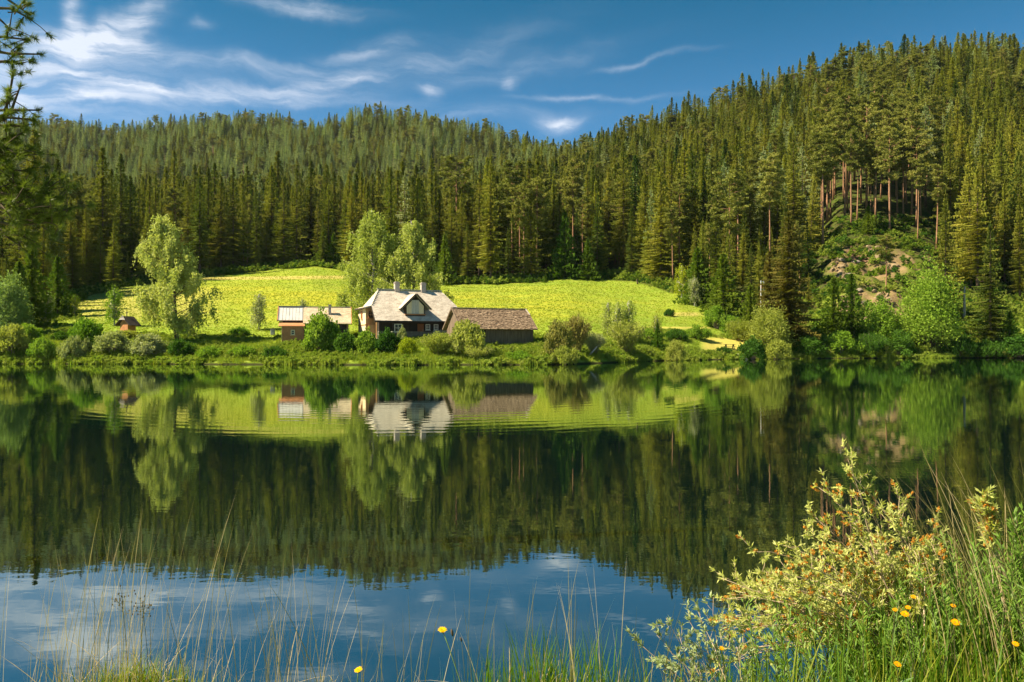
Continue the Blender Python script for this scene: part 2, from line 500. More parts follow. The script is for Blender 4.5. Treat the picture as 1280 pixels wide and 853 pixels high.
gm = bpy.data.materials.new('meadow_ground'); gm.use_nodes = True
nt, _, _ = NT(gm); g = G(nt)
out = g.node('ShaderNodeOutputMaterial'); b = g.node('ShaderNodeBsdfPrincipled'); g.l.new(b.outputs[0], out.inputs[0])
b.inputs['Roughness'].default_value = .95; b.inputs['Specular IOR Level'].default_value = .05
geo = g.node('ShaderNodeNewGeometry'); pos = geo.outputs['Position']
at = {k: g.node('ShaderNodeAttribute', attribute_name=k).outputs['Fac'] for k in ('forest', 'scar', 'red', 'sand', 'dry', 'yellow')}
n_big = g.ramp(g.noise(g.vmap(pos, scale=(.5, 1, 1)), .12, 4, .6), .3, .7)
n_mid = g.noise(pos, .9, 5, .65); n_fin = g.noise(pos, 5, 4, .7)
grass = g.mix(n_big, (.15, .235, .018), (.21, .28, .028))
grass = g.mix(g.ramp(n_mid, .42, .75), grass, (.25, .28, .05))
flow = g.m('MULTIPLY', g.m('MULTIPLY', at['yellow'], .72), g.ramp(g.noise(g.vmap(pos, scale=(.5, 1, 1)), .35, 6, .7), .25, .75, .35, 1))
grass = g.mix(flow, grass, (.42, .345, .022))
grass = g.mix(g.m('MULTIPLY', at['dry'], g.ramp(n_fin, .2, .6, .6, 1)), grass, (.42, .34, .10))
grass = g.mix(at['sand'], grass, g.mix(n_mid, (.36, .33, .06), (.44, .37, .09)))
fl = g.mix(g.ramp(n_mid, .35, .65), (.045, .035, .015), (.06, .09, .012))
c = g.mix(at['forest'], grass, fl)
soil = g.mix(g.ramp(n_fin, .3, .7), (.14, .095, .045), (.27, .19, .095))
soil = g.mix(g.ramp(n_mid, .45, .7), soil, (.15, .13, .04))
c = g.mix(at['scar'], c, soil)
c = g.mix(g.m('MULTIPLY', at['red'], .85), c, g.mix(n_fin, (.14, .075, .045), (.24, .14, .09)))
# shore margin: wet ground, darkened further with painted shade under the bank bushes
sp = g.node('ShaderNodeSeparateXYZ'); g.l.new(pos, sp.inputs[0])
c = g.mix(g.ramp(sp.outputs[2], .05, .32, 1, 0), c, (.035, .035, .012))
c = g.mix(1.0, c, g.mix(n_fin, (.7, .7, .7), (1.3, 1.3, 1.3)), 'MULTIPLY')
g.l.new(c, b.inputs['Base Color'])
bp = g.node('ShaderNodeBump'); bp.inputs['Strength'].default_value = .45; bp.inputs['Distance'].default_value = .2
g.l.new(n_fin, bp.inputs['Height']); g.l.new(bp.outputs[0], b.inputs['Normal'])
me.materials.append(gm)
ground = link('ground', me); tag(ground, 'lake shore, yellow-green flower meadow and wooded hillsides', None, None, 'structure')

# ------------------------------------------------------------------ lake
wm = bpy.data.materials.new('lake_water'); wm.use_nodes = True
nt, _, _ = NT(wm); g = G(nt)
out = g.node('ShaderNodeOutputMaterial')
geo = g.node('ShaderNodeNewGeometry'); pos = geo.outputs['Position']
sp = g.node('ShaderNodeSeparateXYZ'); g.l.new(pos, sp.inputs[0])
dx = g.m('ADD', sp.outputs[0], 5.0); dy = g.m('ADD', sp.outputs[1], -41.0)
rr = g.m('SQRT', g.m('ADD', g.m('MULTIPLY', dx, dx), g.m('MULTIPLY', dy, dy)))
rw = g.m('ADD', rr, g.m('MULTIPLY', g.noise(pos, .25, 2), 1.2))
ring = g.m('SINE', g.m('MULTIPLY', rw, 7.5))
env = g.m('MULTIPLY', g.ramp(rr, 5, 15), g.ramp(rr, 21.5, 18.5))
ring = g.m('MULTIPLY', g.m('MULTIPLY', ring, g.ramp(g.noise(g.vmap(pos, scale=(.25, 1, 1)), .5, 3), .35, .6, .15, 1)), g.m('MULTIPLY', env, .0007))
nA = g.m('MULTIPLY', g.noise(g.vmap(pos, scale=(.5, 1.0, 1)), 1.1, 3, .5), .0010)
nB = g.m('MULTIPLY', g.noise(g.vmap(pos, scale=(.8, 1.6, 1)), 4.0, 2, .5), .0006)
hgt = g.m('ADD', ring, g.m('ADD', nA, nB))
bp = g.node('ShaderNodeBump'); bp.inputs['Strength'].default_value = 1.0; bp.inputs['Distance'].default_value = 1.0
g.l.new(hgt, bp.inputs['Height'])
gl = g.node('ShaderNodeBsdfGlossy'); gl.inputs['Roughness'].default_value = .004; gl.inputs[0].default_value = (.93, 1, .90, 1)
g.l.new(bp.outputs[0], gl.inputs['Normal'])
df = g.node('ShaderNodeBsdfDiffuse'); df.inputs[0].default_value = (.0015, .006, .005, 1)
fr = g.node('ShaderNodeFresnel'); fr.inputs[0].default_value = 5.0; g.l.new(bp.outputs[0], fr.inputs['Normal'])
mx = g.node('ShaderNodeMixShader'); g.l.new(g.m('MULTIPLY', fr.outputs[0], 1.15, clamp=True), mx.inputs[0])
g.l.new(df.outputs[0], mx.inputs[1]); g.l.new(gl.outputs[0], mx.inputs[2]); g.l.new(mx.outputs[0], out.inputs[0])
bmw = MB(); bmw.add([(-330, -6, 0), (330, -6, 0), (330, 230, 0), (-330, 230, 0)], [(0, 1, 2, 3)])
lake = bmw.build('lake_water', wm); tag(lake, 'still lake mirroring the forest and sky', None, None, 'structure')


# ------------------------------------------------------------------ plants: generators (arrays of triangles)
def norm(a): return a / np.maximum(np.linalg.norm(a, axis=-1, keepdims=True), 1e-9)


def tris_from(a, b, c):
    n = len(a); V = np.empty((n * 3, 3), np.float32); V[0::3] = a; V[1::3] = b; V[2::3] = c
    return V, np.arange(n * 3).reshape(n, 3)


def quads_at(c, ax, bx, rng=None):
    """leaf-shaped quads: centre c, half long axis ax, half wide axis bx -> kite of 2 triangles"""
    n = len(c); V = np.empty((n * 4, 3), np.float32)
    V[0::4] = c - ax; V[1::4] = c - ax * .1 + bx; V[2::4] = c + ax; V[3::4] = c - ax * .1 - bx
    i = np.arange(n) * 4
    T = np.empty((n * 2, 3), np.int32); T[0::2] = np.stack([i, i + 1, i + 2], 1); T[1::2] = np.stack([i, i + 2, i + 3], 1)
    return V, T


def join(parts):
    Vs, Ts, o = [], [], 0
    for V, T in parts:
        Vs.append(V); Ts.append(T + o); o += len(V)
    return np.vstack(Vs), np.vstack(Ts)


def mbarr(mb):
    T = []
    for f in mb.f:
        for k in range(1, len(f) - 1): T.append((f[0], f[k], f[k + 1]))
    return np.array(mb.v, np.float32), np.array(T, np.int32)


def spruce_arrays(seed, Ht=28.0, R=3.3, base=.08, dens=1.0, power=.8, droop=.32, size=1.0, step=1.0):
    rng = np.random.default_rng(seed)
    P0, P1, P2 = [], [], []
    z = base * Ht
    while z < Ht * .985:
        t = (z - base * Ht) / (Ht * (1 - base))
        Rz = R * ((1 - t) ** power) * (.84 + .32 * rng.random()) * min(1, .55 + t * 6) * (.86 + .28 * math.sin(z * 1.9 + seed) ** 2) + .07
        nb = max(4, int(round((6 + 3 * (1 - t)) * dens)))
        for k in range(nb):
            if rng.random() < .07: continue
            phi = rng.random() * 2 * PI; L = Rz * (.62 + .55 * rng.random())
            dh = np.array([math.cos(phi), math.sin(phi), 0]); side = np.array([-dh[1], dh[0], 0])
            dr = droop * (1 - t * 1.3) * (0.7 + .6 * rng.random())
            ns = max(2, int(L / .42)); s = np.linspace(.12, 1, ns)
            zz = z - dr * L * (s * 1.35 - .55 * s ** 3) + .10 * L * t * s
            pts = dh[None] * (s * L)[:, None]; pts[:, 2] = zz
            w = size * (.26 + .30 * L * (1 - s ** 1.6) ** .7 * .62)
            for sg in (-1, 1):
                a = pts + side * 0
                ln = w * (.8 + .5 * rng.random(ns))
                tip = pts + side * sg * ln[:, None] * .85 + dh * (ln * .75)[:, None]
                tip[:, 2] -= ln * (.25 + .35 * rng.random(ns))
                inn = pts - dh * (w * .32)[:, None] + side * sg * (w * .18)[:, None]; inn[:, 2] -= w * .25
                P0.append(a + dh * .12); P1.append(tip); P2.append(inn)
            hang = pts.copy(); hang[:, 2] -= size * (.28 + .42 * rng.random(ns))
            hang += (rng.random((ns, 3)) - .5) * .2
            P0.append(pts - dh * .18); P1.append(pts + dh * .26); P2.append(hang)
        z += step * (.34 + .22 * rng.random()) * (.7 + .5 * (1 - t)) / max(dens, .6)
    V, T = tris_from(np.vstack(P0), np.vstack(P1), np.vstack(P2))
    top = MB(); top.tube([(0, 0, Ht * .95), (0, 0, Ht * 1.02)], [.09, .02], 4)
    return join([(V, T), mbarr(top)])


def trunk_arrays(Ht, r, seed, stubs=True, top=.97, lean=0):
    rng = random.Random(seed); m = MB()
    pts = [(lean * (i / 6) ** 2 + rng.uniform(-.06, .06) * (i > 0), rng.uniform(-.06, .06) * (i > 0), Ht * top * i / 6 - (.9 if i == 0 else 0)) for i in range(7)]
    m.tube(pts, [r * (1.25 if i == 0 else 1) * (1 - .92 * i / 6) + .015 for i in range(7)], 6)
    if stubs:
        for k in range(26):
            z = Ht * (.08 + .5 * rng.random()); a = rng.random() * 6.28; l = rng.uniform(.5, 1.6)
            m.beam((0, 0, z), (math.cos(a) * l, math.sin(a) * l, z - .15 * l), .045)
    return mbarr(m)


def pine_arrays(seed, Ht=26.0, crown=.45, R=3.2):
    """bare-stemmed pine: limbs ending in flattened needle clouds"""
    rng = np.random.default_rng(seed); m = MB(); cs = []
    n = 34
    for k in range(n):
        t = (k + rng.random()) / n; z0 = Ht * (1 - crown + crown * t * .97)
        L = R * (math.sin(PI * (.12 + .80 * (1 - t))) ** .7) * (.55 + .6 * rng.random()); a = rng.random() * 2 * PI
        e = np.array([math.cos(a) * L, math.sin(a) * L, L * (.12 + .5 * t)])
        m.tube([(0, 0, z0), (e[0] * .5, e[1] * .5, z0 + e[2] * .25), (e[0], e[1], z0 + e[2])], [.07, .05, .02], 4)
        for q in range(5):
            cs.append((e * rng.uniform(.45, 1.05) + np.array([0, 0, z0]) + rng.normal(0, .28, 3), rng.uniform(.5, .85)))
    C, A_, B_ = [], [], []
    for c, r in cs:
        k = 34
        d = norm(rng.normal(size=(k, 3))); d[:, 2] *= .55
        C.append(c + d * r * rng.random((k, 1)) ** .5)
        ax = norm(d + rng.normal(0, .5, (k, 3)) + [0, 0, .3]); bx = norm(np.cross(ax, rng.normal(size=(k, 3))))
        A_.append(ax * rng.uniform(.18, .34, (k, 1))); B_.append(bx * rng.uniform(.07, .13, (k, 1)))
    return quads_at(np.vstack(C), np.vstack(A_), np.vstack(B_)), mbarr(m)


def birch_arrays(seed, Ht, Rp, lean=(0, 0), strands=620, leaf=.15, hang=1.0, base=.14):
    """Rp: list of (t, radius). trunk + ascending limbs + hanging leafy strands"""
    rng = np.random.default_rng(seed); m = MB()
    tt = [p[0] for p in Rp]; rr = [p[1] for p in Rp]
    def ax(t): return np.array([lean[0] * t ** 1.3, lean[1] * t, Ht * t])
    m.tube([ax(i / 8) - np.array([0, 0, .5 if i == 0 else 0]) + (rng.normal(0, .08, 3) if i else 0) for i in range(9)], [.26 * Ht / 15 * (1 - .93 * (i / 8)) + .02 for i in range(9)], 7)
    C, A_, B_ = [], [], []
    ends = []
    for k in range(70):
        t1 = base + (1 - base) * ((k + rng.random()) / 70); a = rng.random() * 2 * PI
        R = np.interp(t1, tt, rr) * (.55 + .5 * rng.random()); t0 = max(base * .8, t1 - .10 - .10 * rng.random())
        p0 = ax(t0); p1 = ax(t1) + np.array([math.cos(a) * R, math.sin(a) * R, 0]); pm = (p0 + p1) / 2 + np.array([0, 0, -.05 * R])
        m.tube([p0, pm, p1], [.07, .045, .012], 4); ends.append((p0, pm, p1, R))
    for k in range(strands):
        p0, pm, p1, R = ends[rng.integers(len(ends))]; s = rng.uniform(.35, 1.08) ** .8
        q = (1 - s) ** 2 * p0 + 2 * s * (1 - s) * pm + s * s * p1 + rng.normal(0, .32, 3)
        n = int(rng.integers(10, 19)); L = rng.uniform(.7, 2.0) * hang
        f = np.linspace(0, 1, n)[:, None]
        out = norm(np.array([q[0], q[1], 0]) - np.array([lean[0] * .5, 0, 0]) + 1e-6)
        pts = q + out * (.35 * f * L * .5) + np.array([0, 0, -1]) * (f ** 1.3) * L + rng.normal(0, .13, (n, 3))
        C.append(pts); d = norm(rng.normal(size=(n, 3)) + [0, 0, -.9]); b_ = norm(np.cross(d, rng.normal(size=(n, 3))))
        A_.append(d * rng.uniform(.8, 1.35, (n, 1)) * leaf); B_.append(b_ * rng.uniform(.5, .8, (n, 1)) * leaf)
    return quads_at(np.vstack(C), np.vstack(A_), np.vstack(B_)), mbarr(m)


def bush_arrays(seed, R=1.6, Ht=2.4, puffs=70, per=60, leaf=.11, stems=16, flat=.6, open_=.0, up=0.3, slim=.55):
    rng = np.random.default_rng(seed); m = MB(); C, A_, B_ = [], [], []
    ph = rng.random(4) * 6.28
    for k in range(puffs):
        a = rng.random() * 2 * PI; el_ = math.asin(rng.random() ** .8); rr = (.55 + .45 * rng.random() ** .6)
        lob = 1 + .22 * math.sin(3 * a + ph[0]) + .15 * math.sin(5 * a + ph[1] + 3 * el_)
        c = np.array([math.cos(a) * math.cos(el_) * R, math.sin(a) * math.cos(el_) * R, 0]) * rr * lob
        c[2] = .12 * Ht + math.sin(el_) * Ht * .80 * rr * (1 + .15 * math.sin(4 * a + ph[2]))
        if k < stems:
            m.tube([(c[0] * .05, c[1] * .05, -.3), (c[0] * .35, c[1] * .35, c[2] * .55), tuple(c)], [.045, .03, .008], 4)
        pr = rng.uniform(.16, .30) * (R + Ht) / 2
        d = norm(rng.normal(size=(per, 3))); q = c + d * pr * rng.random((per, 1)) ** .45 * np.array([1, 1, flat + .3])
        q[:, 2] = np.maximum(q[:, 2], .02)
        ax = norm(d * .6 + rng.normal(0, .7, (per, 3)) + [0, 0, up]); bx = norm(np.cross(ax, rng.normal(size=(per, 3))))
        C.append(q); A_.append(ax * rng.uniform(.7, 1.3, (per, 1)) * leaf); B_.append(bx * rng.uniform(.8, 1.2, (per, 1)) * leaf * slim)
    return quads_at(np.vstack(C), np.vstack(A_), np.vstack(B_)), mbarr(m)


def wispy_arrays(seed, R=1.6, Ht=2.6, stems=150, leaf=.09):
    """fan of thin ascending willow rods clothed with small leaves"""
    rng = np.random.default_rng(seed); m = MB(); C, A_, B_ = [], [], []
    for k in range(stems):
        a = rng.random() * 2 * PI; sp_ = rng.random() ** .6; L = Ht * (.75 + .3 * rng.random()) * (1 - .30 * sp_ ** 2)
        e = np.array([math.cos(a) * R * sp_, math.sin(a) * R * sp_, L]); b0 = e * np.array([.18, .18, 0])
        md = (b0 + e) / 2 + np.array([0, 0, .12 * Ht]); md[:2] *= .8
        if k % 3 == 0: m.tube([b0 - [0, 0, .3], md, e], [.028, .018, .006], 3)
        n = 46; s = rng.uniform(.12, 1.02, (n, 1)) ** .8
        q = (1 - s) ** 2 * b0 + 2 * s * (1 - s) * md + s * s * e + rng.normal(0, .12, (n, 3))
        d = norm(norm(e - b0) + rng.normal(0, .55, (n, 3))); bx = norm(np.cross(d, rng.normal(size=(n, 3))))
        C.append(q); A_.append(d * rng.uniform(.7, 1.3, (n, 1)) * leaf * 1.25); B_.append(bx * leaf * .42)
    return quads_at(np.vstack(C), np.vstack(A_), np.vstack(B_)), mbarr(m)


def two_mesh(name, leafs, wood, lm, wm_):
    return tri_mesh(name + '_leaves', leafs[0], leafs[1], [lm]), tri_mesh(name + '_wood', wood[0], wood[1], [wm_])


def one_mesh(name, leafs, wood, lm, wm_):
    V, T = join([leafs, wood]); mi = np.r_[np.zeros(len(leafs[1]), int), np.ones(len(wood[1]), int)]
    return tri_mesh(name, V, T, [lm, wm_], mi)


# conifer prototypes: (kind, crown mesh, trunk mesh, joined mesh, height)
PROTO = []
def add_proto(kind, crown, wood, lm, wm_, Ht):
    a, b = two_mesh(kind, crown, wood, lm, wm_)
    PROTO.append(dict(kind=kind, crown=a, trunk=b, joined=one_mesh(kind + '_whole', crown, wood, lm, wm_), H=Ht))


SPR = [(1, 28, 3.7, .07, 1.0, 1.05, .34), (2, 28, 3.2, .10, 1.1, .92, .38), (3, 26, 4.1, .05, 1.0, 1.15, .30), (4, 30, 3.5, .16, .95, .98, .36), (5, 24, 3.0, .22, .85, .85, .3), (6, 29, 4.0, .12, 1.05, 1.0, .4), (7, 27, 4.3, .06, .9, 1.2, .26)]
for sd, h_, r_, b_, dn, pw, dr_ in SPR:
    add_proto('spruce', spruce_arrays(sd, h_, r_, b_, dn, pw, dr_), trunk_arrays(h_, .26, sd), M['spruce'], M['trunk'], h_)
for sd in (11, 12, 13):
    lf, wd = pine_arrays(sd, 26, (.42, .5, .36)[sd - 11], (3.0, 3.4, 2.7)[sd - 11])
    add_proto('pine', lf, join([wd, trunk_arrays(26, .24, sd, False)]), M['pine'], M['pinebark'], 26)
for sd in (21, 22):
    add_proto('larch', spruce_arrays(sd, 26, 2.9, .14, .8, .75, .22, .85), trunk_arrays(26, .22, sd), M['larch'], M['trunk'], 26)
NSP = len(SPR)
small_spruce = dict(kind='young_spruce', H=7)
a, b = two_mesh('young_spruce', spruce_arrays(31, 7, 2.2, .02, 1.5, 1.15, .24, .62, .6), trunk_arrays(7, .09, 31, False), M['youngspruce'], M['trunk'])
small_spruce['crown'], small_spruce['trunk'] = a, b

# ------------------------------------------------------------------ forest positions
rng = np.random.default_rng(77)
pts = []
def cell_pts(D0, D1, s, umax):
    xs = np.arange(-umax * D1, umax * D1, s); ys = np.arange(D0, D1, s)
    X, Y = np.meshgrid(xs, ys); X = X + rng.uniform(-.46, .46, X.shape) * s; Y = Y + rng.uniform(-.46, .46, Y.shape) * s
    X, Y = X.ravel(), Y.ravel(); k = (Y >= D0) & (Y < D1) & (np.abs(X) < umax * Y)
    return X[k], Y[k]
allx, ally = [], []
for D0, D1, s in ((115, 240, 5.0), (240, 420, 5.8), (420, 560, 6.8), (560, 980, 8.2)):
    X, Y = cell_pts(D0, D1, s, .80); allx.append(X); ally.append(Y)
X = np.concatenate(allx); Y = np.concatenate(ally)
u, D, _ = polar(X, Y); px = u * F + 640
e_ = edgeD(u)
keep = D > e_ + rng.uniform(0, 2.5, len(D))
keep &= ~((px > 1016) & (px < 1200) & (D < 181))
keep &= ~((px > 1030) & (px < 1170) & (D < 200) & (rng.random(len(D)) < .30))
keep &= ~((px > 895) & (px < 1012) & (D < 172) & (rng.random(len(D)) < .45))
ridge = np.interp(u, _u, _KD[:, 9])
keep &= D < ridge + 35
keep &= rng.random(len(D)) > .05
X, Y, u, D, px, e_ = X[keep], Y[keep], u[keep], D[keep], px[keep], e_[keep]
Z = terr(X, Y)
N = len(X)
clump = vnoise(X / 28, Y / 28, 51) + .5
rnd = rng.random(N); kind = np.zeros(N, int)
p_pine = np.where(px > 1185, .06, np.where(px > 1020, .20, .10)) + np.where((D < 260) & (px > 1020) & (px < 1180), .65, 0)
p_larch = np.where(px < 760, .12, .20) + np.where((D > 500) & (px < 760), .50, 0)  # extra pale larches on the far hill stand in for haze
p_larch = np.where(D < e_ + 45, .02, p_larch)
kind = np.where(rnd < p_pine, 1, np.where(rnd < p_pine + p_larch, 2, 0))
var = np.where(kind == 0, rng.integers(0, NSP, N), np.where(kind == 1, NSP + rng.integers(0, 3, N), NSP + 3 + rng.integers(0, 2, N)))
sc = rng.normal(.90, .13, N).clip(.5, 1.18)
sc = np.where(D > 540, sc * .80, np.where(D > 240, sc * .80, sc))
sc = np.where((px > 60) & (px < 170) & (D < e_ + 14), sc * .62, sc)
sc = np.where(rng.random(N) < .08, sc * .6, sc)
sc = np.where((D - e_ < 9) & (rng.random(N) < .22), sc * .55, sc)
sc = np.where((px > 860) & (px < 1015) & (D < 185), sc * .62, sc)
sc = np.where((px < 110) & (D < e_ + 26), sc * .66, sc)
sc = np.where((px < 10) & (D < 210), sc * .62, sc)
protoH = np.array([p['H'] for p in PROTO])
size = protoH[var] * sc / D
inview = np.abs(X) < .652 * Y
order = np.argsort(-(size * inview))
sel = order[:288]
rest = np.setdiff1d(np.arange(N), sel)

ZONES = [(-99, 60, 'at left meadow edge'), (60, 165, 'left of leaning birch'), (165, 265, 'behind leaning birch'), (265, 350, 'above left meadow half'),
         (350, 435, 'on the grassy hump'), (435, 560, 'behind farmhouse birches'), (560, 680, 'above the barn'), (680, 760, 'right above the barn'),
         (760, 850, 'above the young birches'), (850, 945, 'above the picnic lawn'), (945, 1030, 'around the rusty spruce'), (1030, 1110, 'over landslide left half'),
         (1110, 1185, 'over landslide right half'), (1185, 1400, 'on steep right shore')]
ORD = ['first', 'second', 'third', 'fourth', 'fifth', 'sixth', 'seventh', 'eighth', 'ninth', 'tenth', 'eleventh', 'twelfth', 'thirteenth', 'fourteenth', 'fifteenth', 'sixteenth', 'seventeenth', 'eighteenth', 'nineteenth', 'twentieth'] + ['twenty-%s' % k for k in ('first', 'second', 'third', 'fourth', 'fifth', 'sixth', 'seventh', 'eighth', 'ninth')]
buckets = {}
for i in sel:
    zi = next((k for k, zz in enumerate(ZONES) if zz[0] <= px[i] < zz[1]), 0)
    dd = D[i] - (188 if 1030 <= px[i] < 1200 else e_[i])
    row = 0 if dd < 6 else (1 if dd < 13 else 2)
    buckets.setdefault((zi, row, PROTO[var[i]]['kind']), []).append(i)
LOOK = {'spruce': 'spruce', 'pine': 'bare-stemmed pine', 'larch': 'pale larch'}
for (zi, row, kd), lst in buckets.items():
    lst.sort(key=lambda i: px[i])
    for n, i in enumerate(lst):
        pr = PROTO[var[i]]
        rowt = ('front row', 'second row', 'back row')[row]
        hgt_ = 'tall' if sc[i] > .95 else ('low' if sc[i] < .66 else 'mid-height')
        lead = ('only ' if len(lst) == 1 else ORD[min(n, 28)] + ' from left ')
        lab = '%s%s %s, %s, %s' % (lead, hgt_, LOOK[kd], rowt, ZONES[zi][2])
        o = empty(kd + '_tree', (X[i], Y[i], Z[i] - .1), rng.random() * 6.28, lab, kd + ' tree', 'conifers along the front of the forest')
        s_ = sc[i] * rng.uniform(.95, 1.28)
        o.scale = (s_ * rng.uniform(.9, 1.12), s_ * rng.uniform(.9, 1.12), sc[i])
        link('crown', pr['crown'], o); link('trunk', pr['trunk'], o)


def scatter(name, label, pos_, idx, rot, scl, meshes, kind='stuff'):
    """one object whose geometry nodes put the given meshes on its points"""
    col = bpy.data.collections.new(name + '_sources')
    for k, me_ in enumerate(meshes):
        oo = bpy.data.objects.new('source_%02d' % k, me_); col.objects.link(oo)
    me = bpy.data.meshes.new(name); me.vertices.add(len(pos_)); me.vertices.foreach_set('co', np.asarray(pos_, np.float32).ravel())
    a = me.attributes.new('idx', 'INT', 'POINT'); a.data.foreach_set('value', np.asarray(idx, np.int32))
    a = me.attributes.new('rot', 'FLOAT_VECTOR', 'POINT'); a.data.foreach_set('vector', np.asarray(rot, np.float32).ravel())
    a = me.attributes.new('scl', 'FLOAT_VECTOR', 'POINT'); a.data.foreach_set('vector', np.asarray(scl, np.float32).ravel())
    o = link(name, me); tag(o, label, None, None, kind)
    ng = bpy.data.node_groups.new(name + '_nodes', 'GeometryNodeTree')
    ng.interface.new_socket('Geometry', in_out='INPUT', socket_type='NodeSocketGeometry')
    ng.interface.new_socket('Geometry', in_out='OUTPUT', socket_type='NodeSocketGeometry')
    n, l = ng.nodes, ng.links
    gi, go = n.new('NodeGroupInput'), n.new('NodeGroupOutput')
    ci = n.new('GeometryNodeCollectionInfo'); ci.inputs['Collection'].default_value = col
    ci.inputs['Separate Children'].default_value = True; ci.inputs['Reset Children'].default_value = True
    ip = n.new('GeometryNodeInstanceOnPoints'); ip.inputs['Pick Instance'].default_value = True
    def na(nm, t):
        q = n.new('GeometryNodeInputNamedAttribute'); q.data_type = t; q.inputs['Name'].default_value = nm
        return [s for s in q.outputs if s.enabled and s.name == 'Attribute'][0]
    l.new(gi.outputs[0], ip.inputs['Points']); l.new(ci.outputs[0], ip.inputs['Instance'])
    l.new(na('idx', 'INT'), ip.inputs['Instance Index']); l.new(na('rot', 'FLOAT_VECTOR'), ip.inputs['Rotation']); l.new(na('scl', 'FLOAT_VECTOR'), ip.inputs['Scale'])
    l.new(ip.outputs[0], go.inputs[0])
    md = o.modifiers.new('scatter', 'NODES'); md.node_group = ng
    return o


r = rest; s_ = sc[r]
w_ = s_ * rng.uniform(.8, 1.25, len(r)) * (1 + .48 * sm(225, 280, D[r]) + .25 * sm(500, 600, D[r]))
scatter('forest', 'dense mixed spruce, pine and larch forest covering both hills',
        np.stack([X[r], Y[r], Z[r] - .2], 1), var[r], np.stack([rng.normal(0, .02, len(r)), rng.normal(0, .02, len(r)), rng.uniform(0, 6.28, len(r))], 1),
        np.stack([w_, w_, s_], 1), [p['joined'] for p in PROTO])
print('forest trees', N)

# --- single conifers that stand out
def conifer(name, px_, pyb, D_, pyt, crown, trunk, Hp, wid, label, cat, group=None):
    p = P(px_, pyb, D_); z = H(p.x, p.y); h = (pyb - pyt) / F * D_
    o = empty(name, (p.x, p.y, z - .1), random.random() * 6, label, cat, group)
    o.scale = (wid * h / Hp, wid * h / Hp, h / Hp); link('crown', crown, o); link('trunk', trunk, o)
    return o
rc, rt = two_mesh('rusty_spruce', spruce_arrays(41, 22, 4.3, .03, 1.15, .72, .36, 1.1), trunk_arrays(22, .3, 41), M['rusty'], M['trunk'])
conifer('spruce_tree', 986, 440, 134, 266, rc, rt, 22, 1.0, 'big rusty brown spruce standing on the right shore', 'spruce tree')
conifer('spruce_tree', 962, 430, 138, 318, rc, rt, 22, .9, 'smaller brownish spruce left of the big rusty spruce', 'spruce tree')
dc, dt = PROTO[2]['crown'], PROTO[2]['trunk']
conifer('spruce_tree', 1238, 438, 142, 288, dc, dt, 26, 1.25, 'dark full spruce on the right shore with pale visible stem', 'spruce tree')
conifer('spruce_tree', 1182, 420, 150, 262, PROTO[0]['crown'], PROTO[0]['trunk'], 28, 1.1, 'tall spruce behind the bright green broadleaf tree', 'spruce tree')
yc, yt = small_spruce['crown'], small_spruce['trunk']
for q, (a_, b_, D__, c_, w_, lb) in enumerate([
        (1042, 425, 141, 356, 1.0, 'young spruce at the foot of the landslide, left of two'), (1064, 432, 140, 352, .9, 'dark young spruce at the foot of the landslide, right of two'),
        (938, 415, 140, 350, 1.0, 'young bright spruce left of the red and white post'), (822, 432, 116, 398, .8, 'small dark spruce alone on the bank grass'),
        (904, 400, 152, 320, 1.1, 'young spruce at the forest edge above the picnic lawn'), (872, 392, 160, 318, 1.1, 'young spruce at the forest corner of the meadow'),
        (735, 348, 196, 296, 1.0, 'light green young spruce at forest edge left of the twin birches'), (706, 347, 197, 262, .8, 'slim green spruce at forest edge above meadow'),
        (405, 333, 207, 285, .9, 'young spruce on the grassy hump, left of two'), (417, 334, 207, 290, .9, 'young spruce on the grassy hump, right of two'),
        (556, 356, 190, 292, .8, 'slim young spruce at the forest edge right of the farmhouse'), (662, 352, 190, 340, 1.2, 'knee-high spruce on the meadow, left of two'),
        (682, 351, 190, 340, 1.2, 'knee-high spruce on the meadow, right of two'), (558, 364, 186, 352, 1.1, 'tiny spruce below the forest edge right of birches'),
        (1085, 298, 186, 262, 1.0, 'young spruce on the lip of the landslide'), (1262, 440, 140, 392, 1.1, 'low green spruce at the right edge of the shore'),
        (40, 405, 118, 300, .9, 'green spruce at the left edge of the far shore'), (24, 408, 116, 322, 1.0, 'dense spruce beside the pale broadleaf tree far left'),
        (72, 396, 128, 318, 1.0, 'spruce above the pale shrubs at the left meadow edge')]):
    conifer('young_spruce', a_, b_, D__, c_, yc, yt, 7, w_, lb, 'young spruce', 'young spruces around the meadow')
# pines in front of the scar
for (a_, b_, D__, c_, k_, w_, lb) in [(1108, 384, 158, 312, 7, 1.6, 'open-crowned pine growing in the middle of the landslide'), (912, 382, 166, 222, 8, 1.1, 'tall pine with bare reddish stem above the picnic lawn'),
                                (962, 370, 172, 205, 9, 1.0, 'tall pine with pale bare stem behind the rusty spruce'), (655, 352, 196, 232, 7, 1.0, 'pine with light crown above the barn roof')]:
    conifer('pine_tree', a_, b_, D__, c_, PROTO[k_]['crown'], PROTO[k_]['trunk'], 26, w_, lb, 'pine tree', 'single pines')

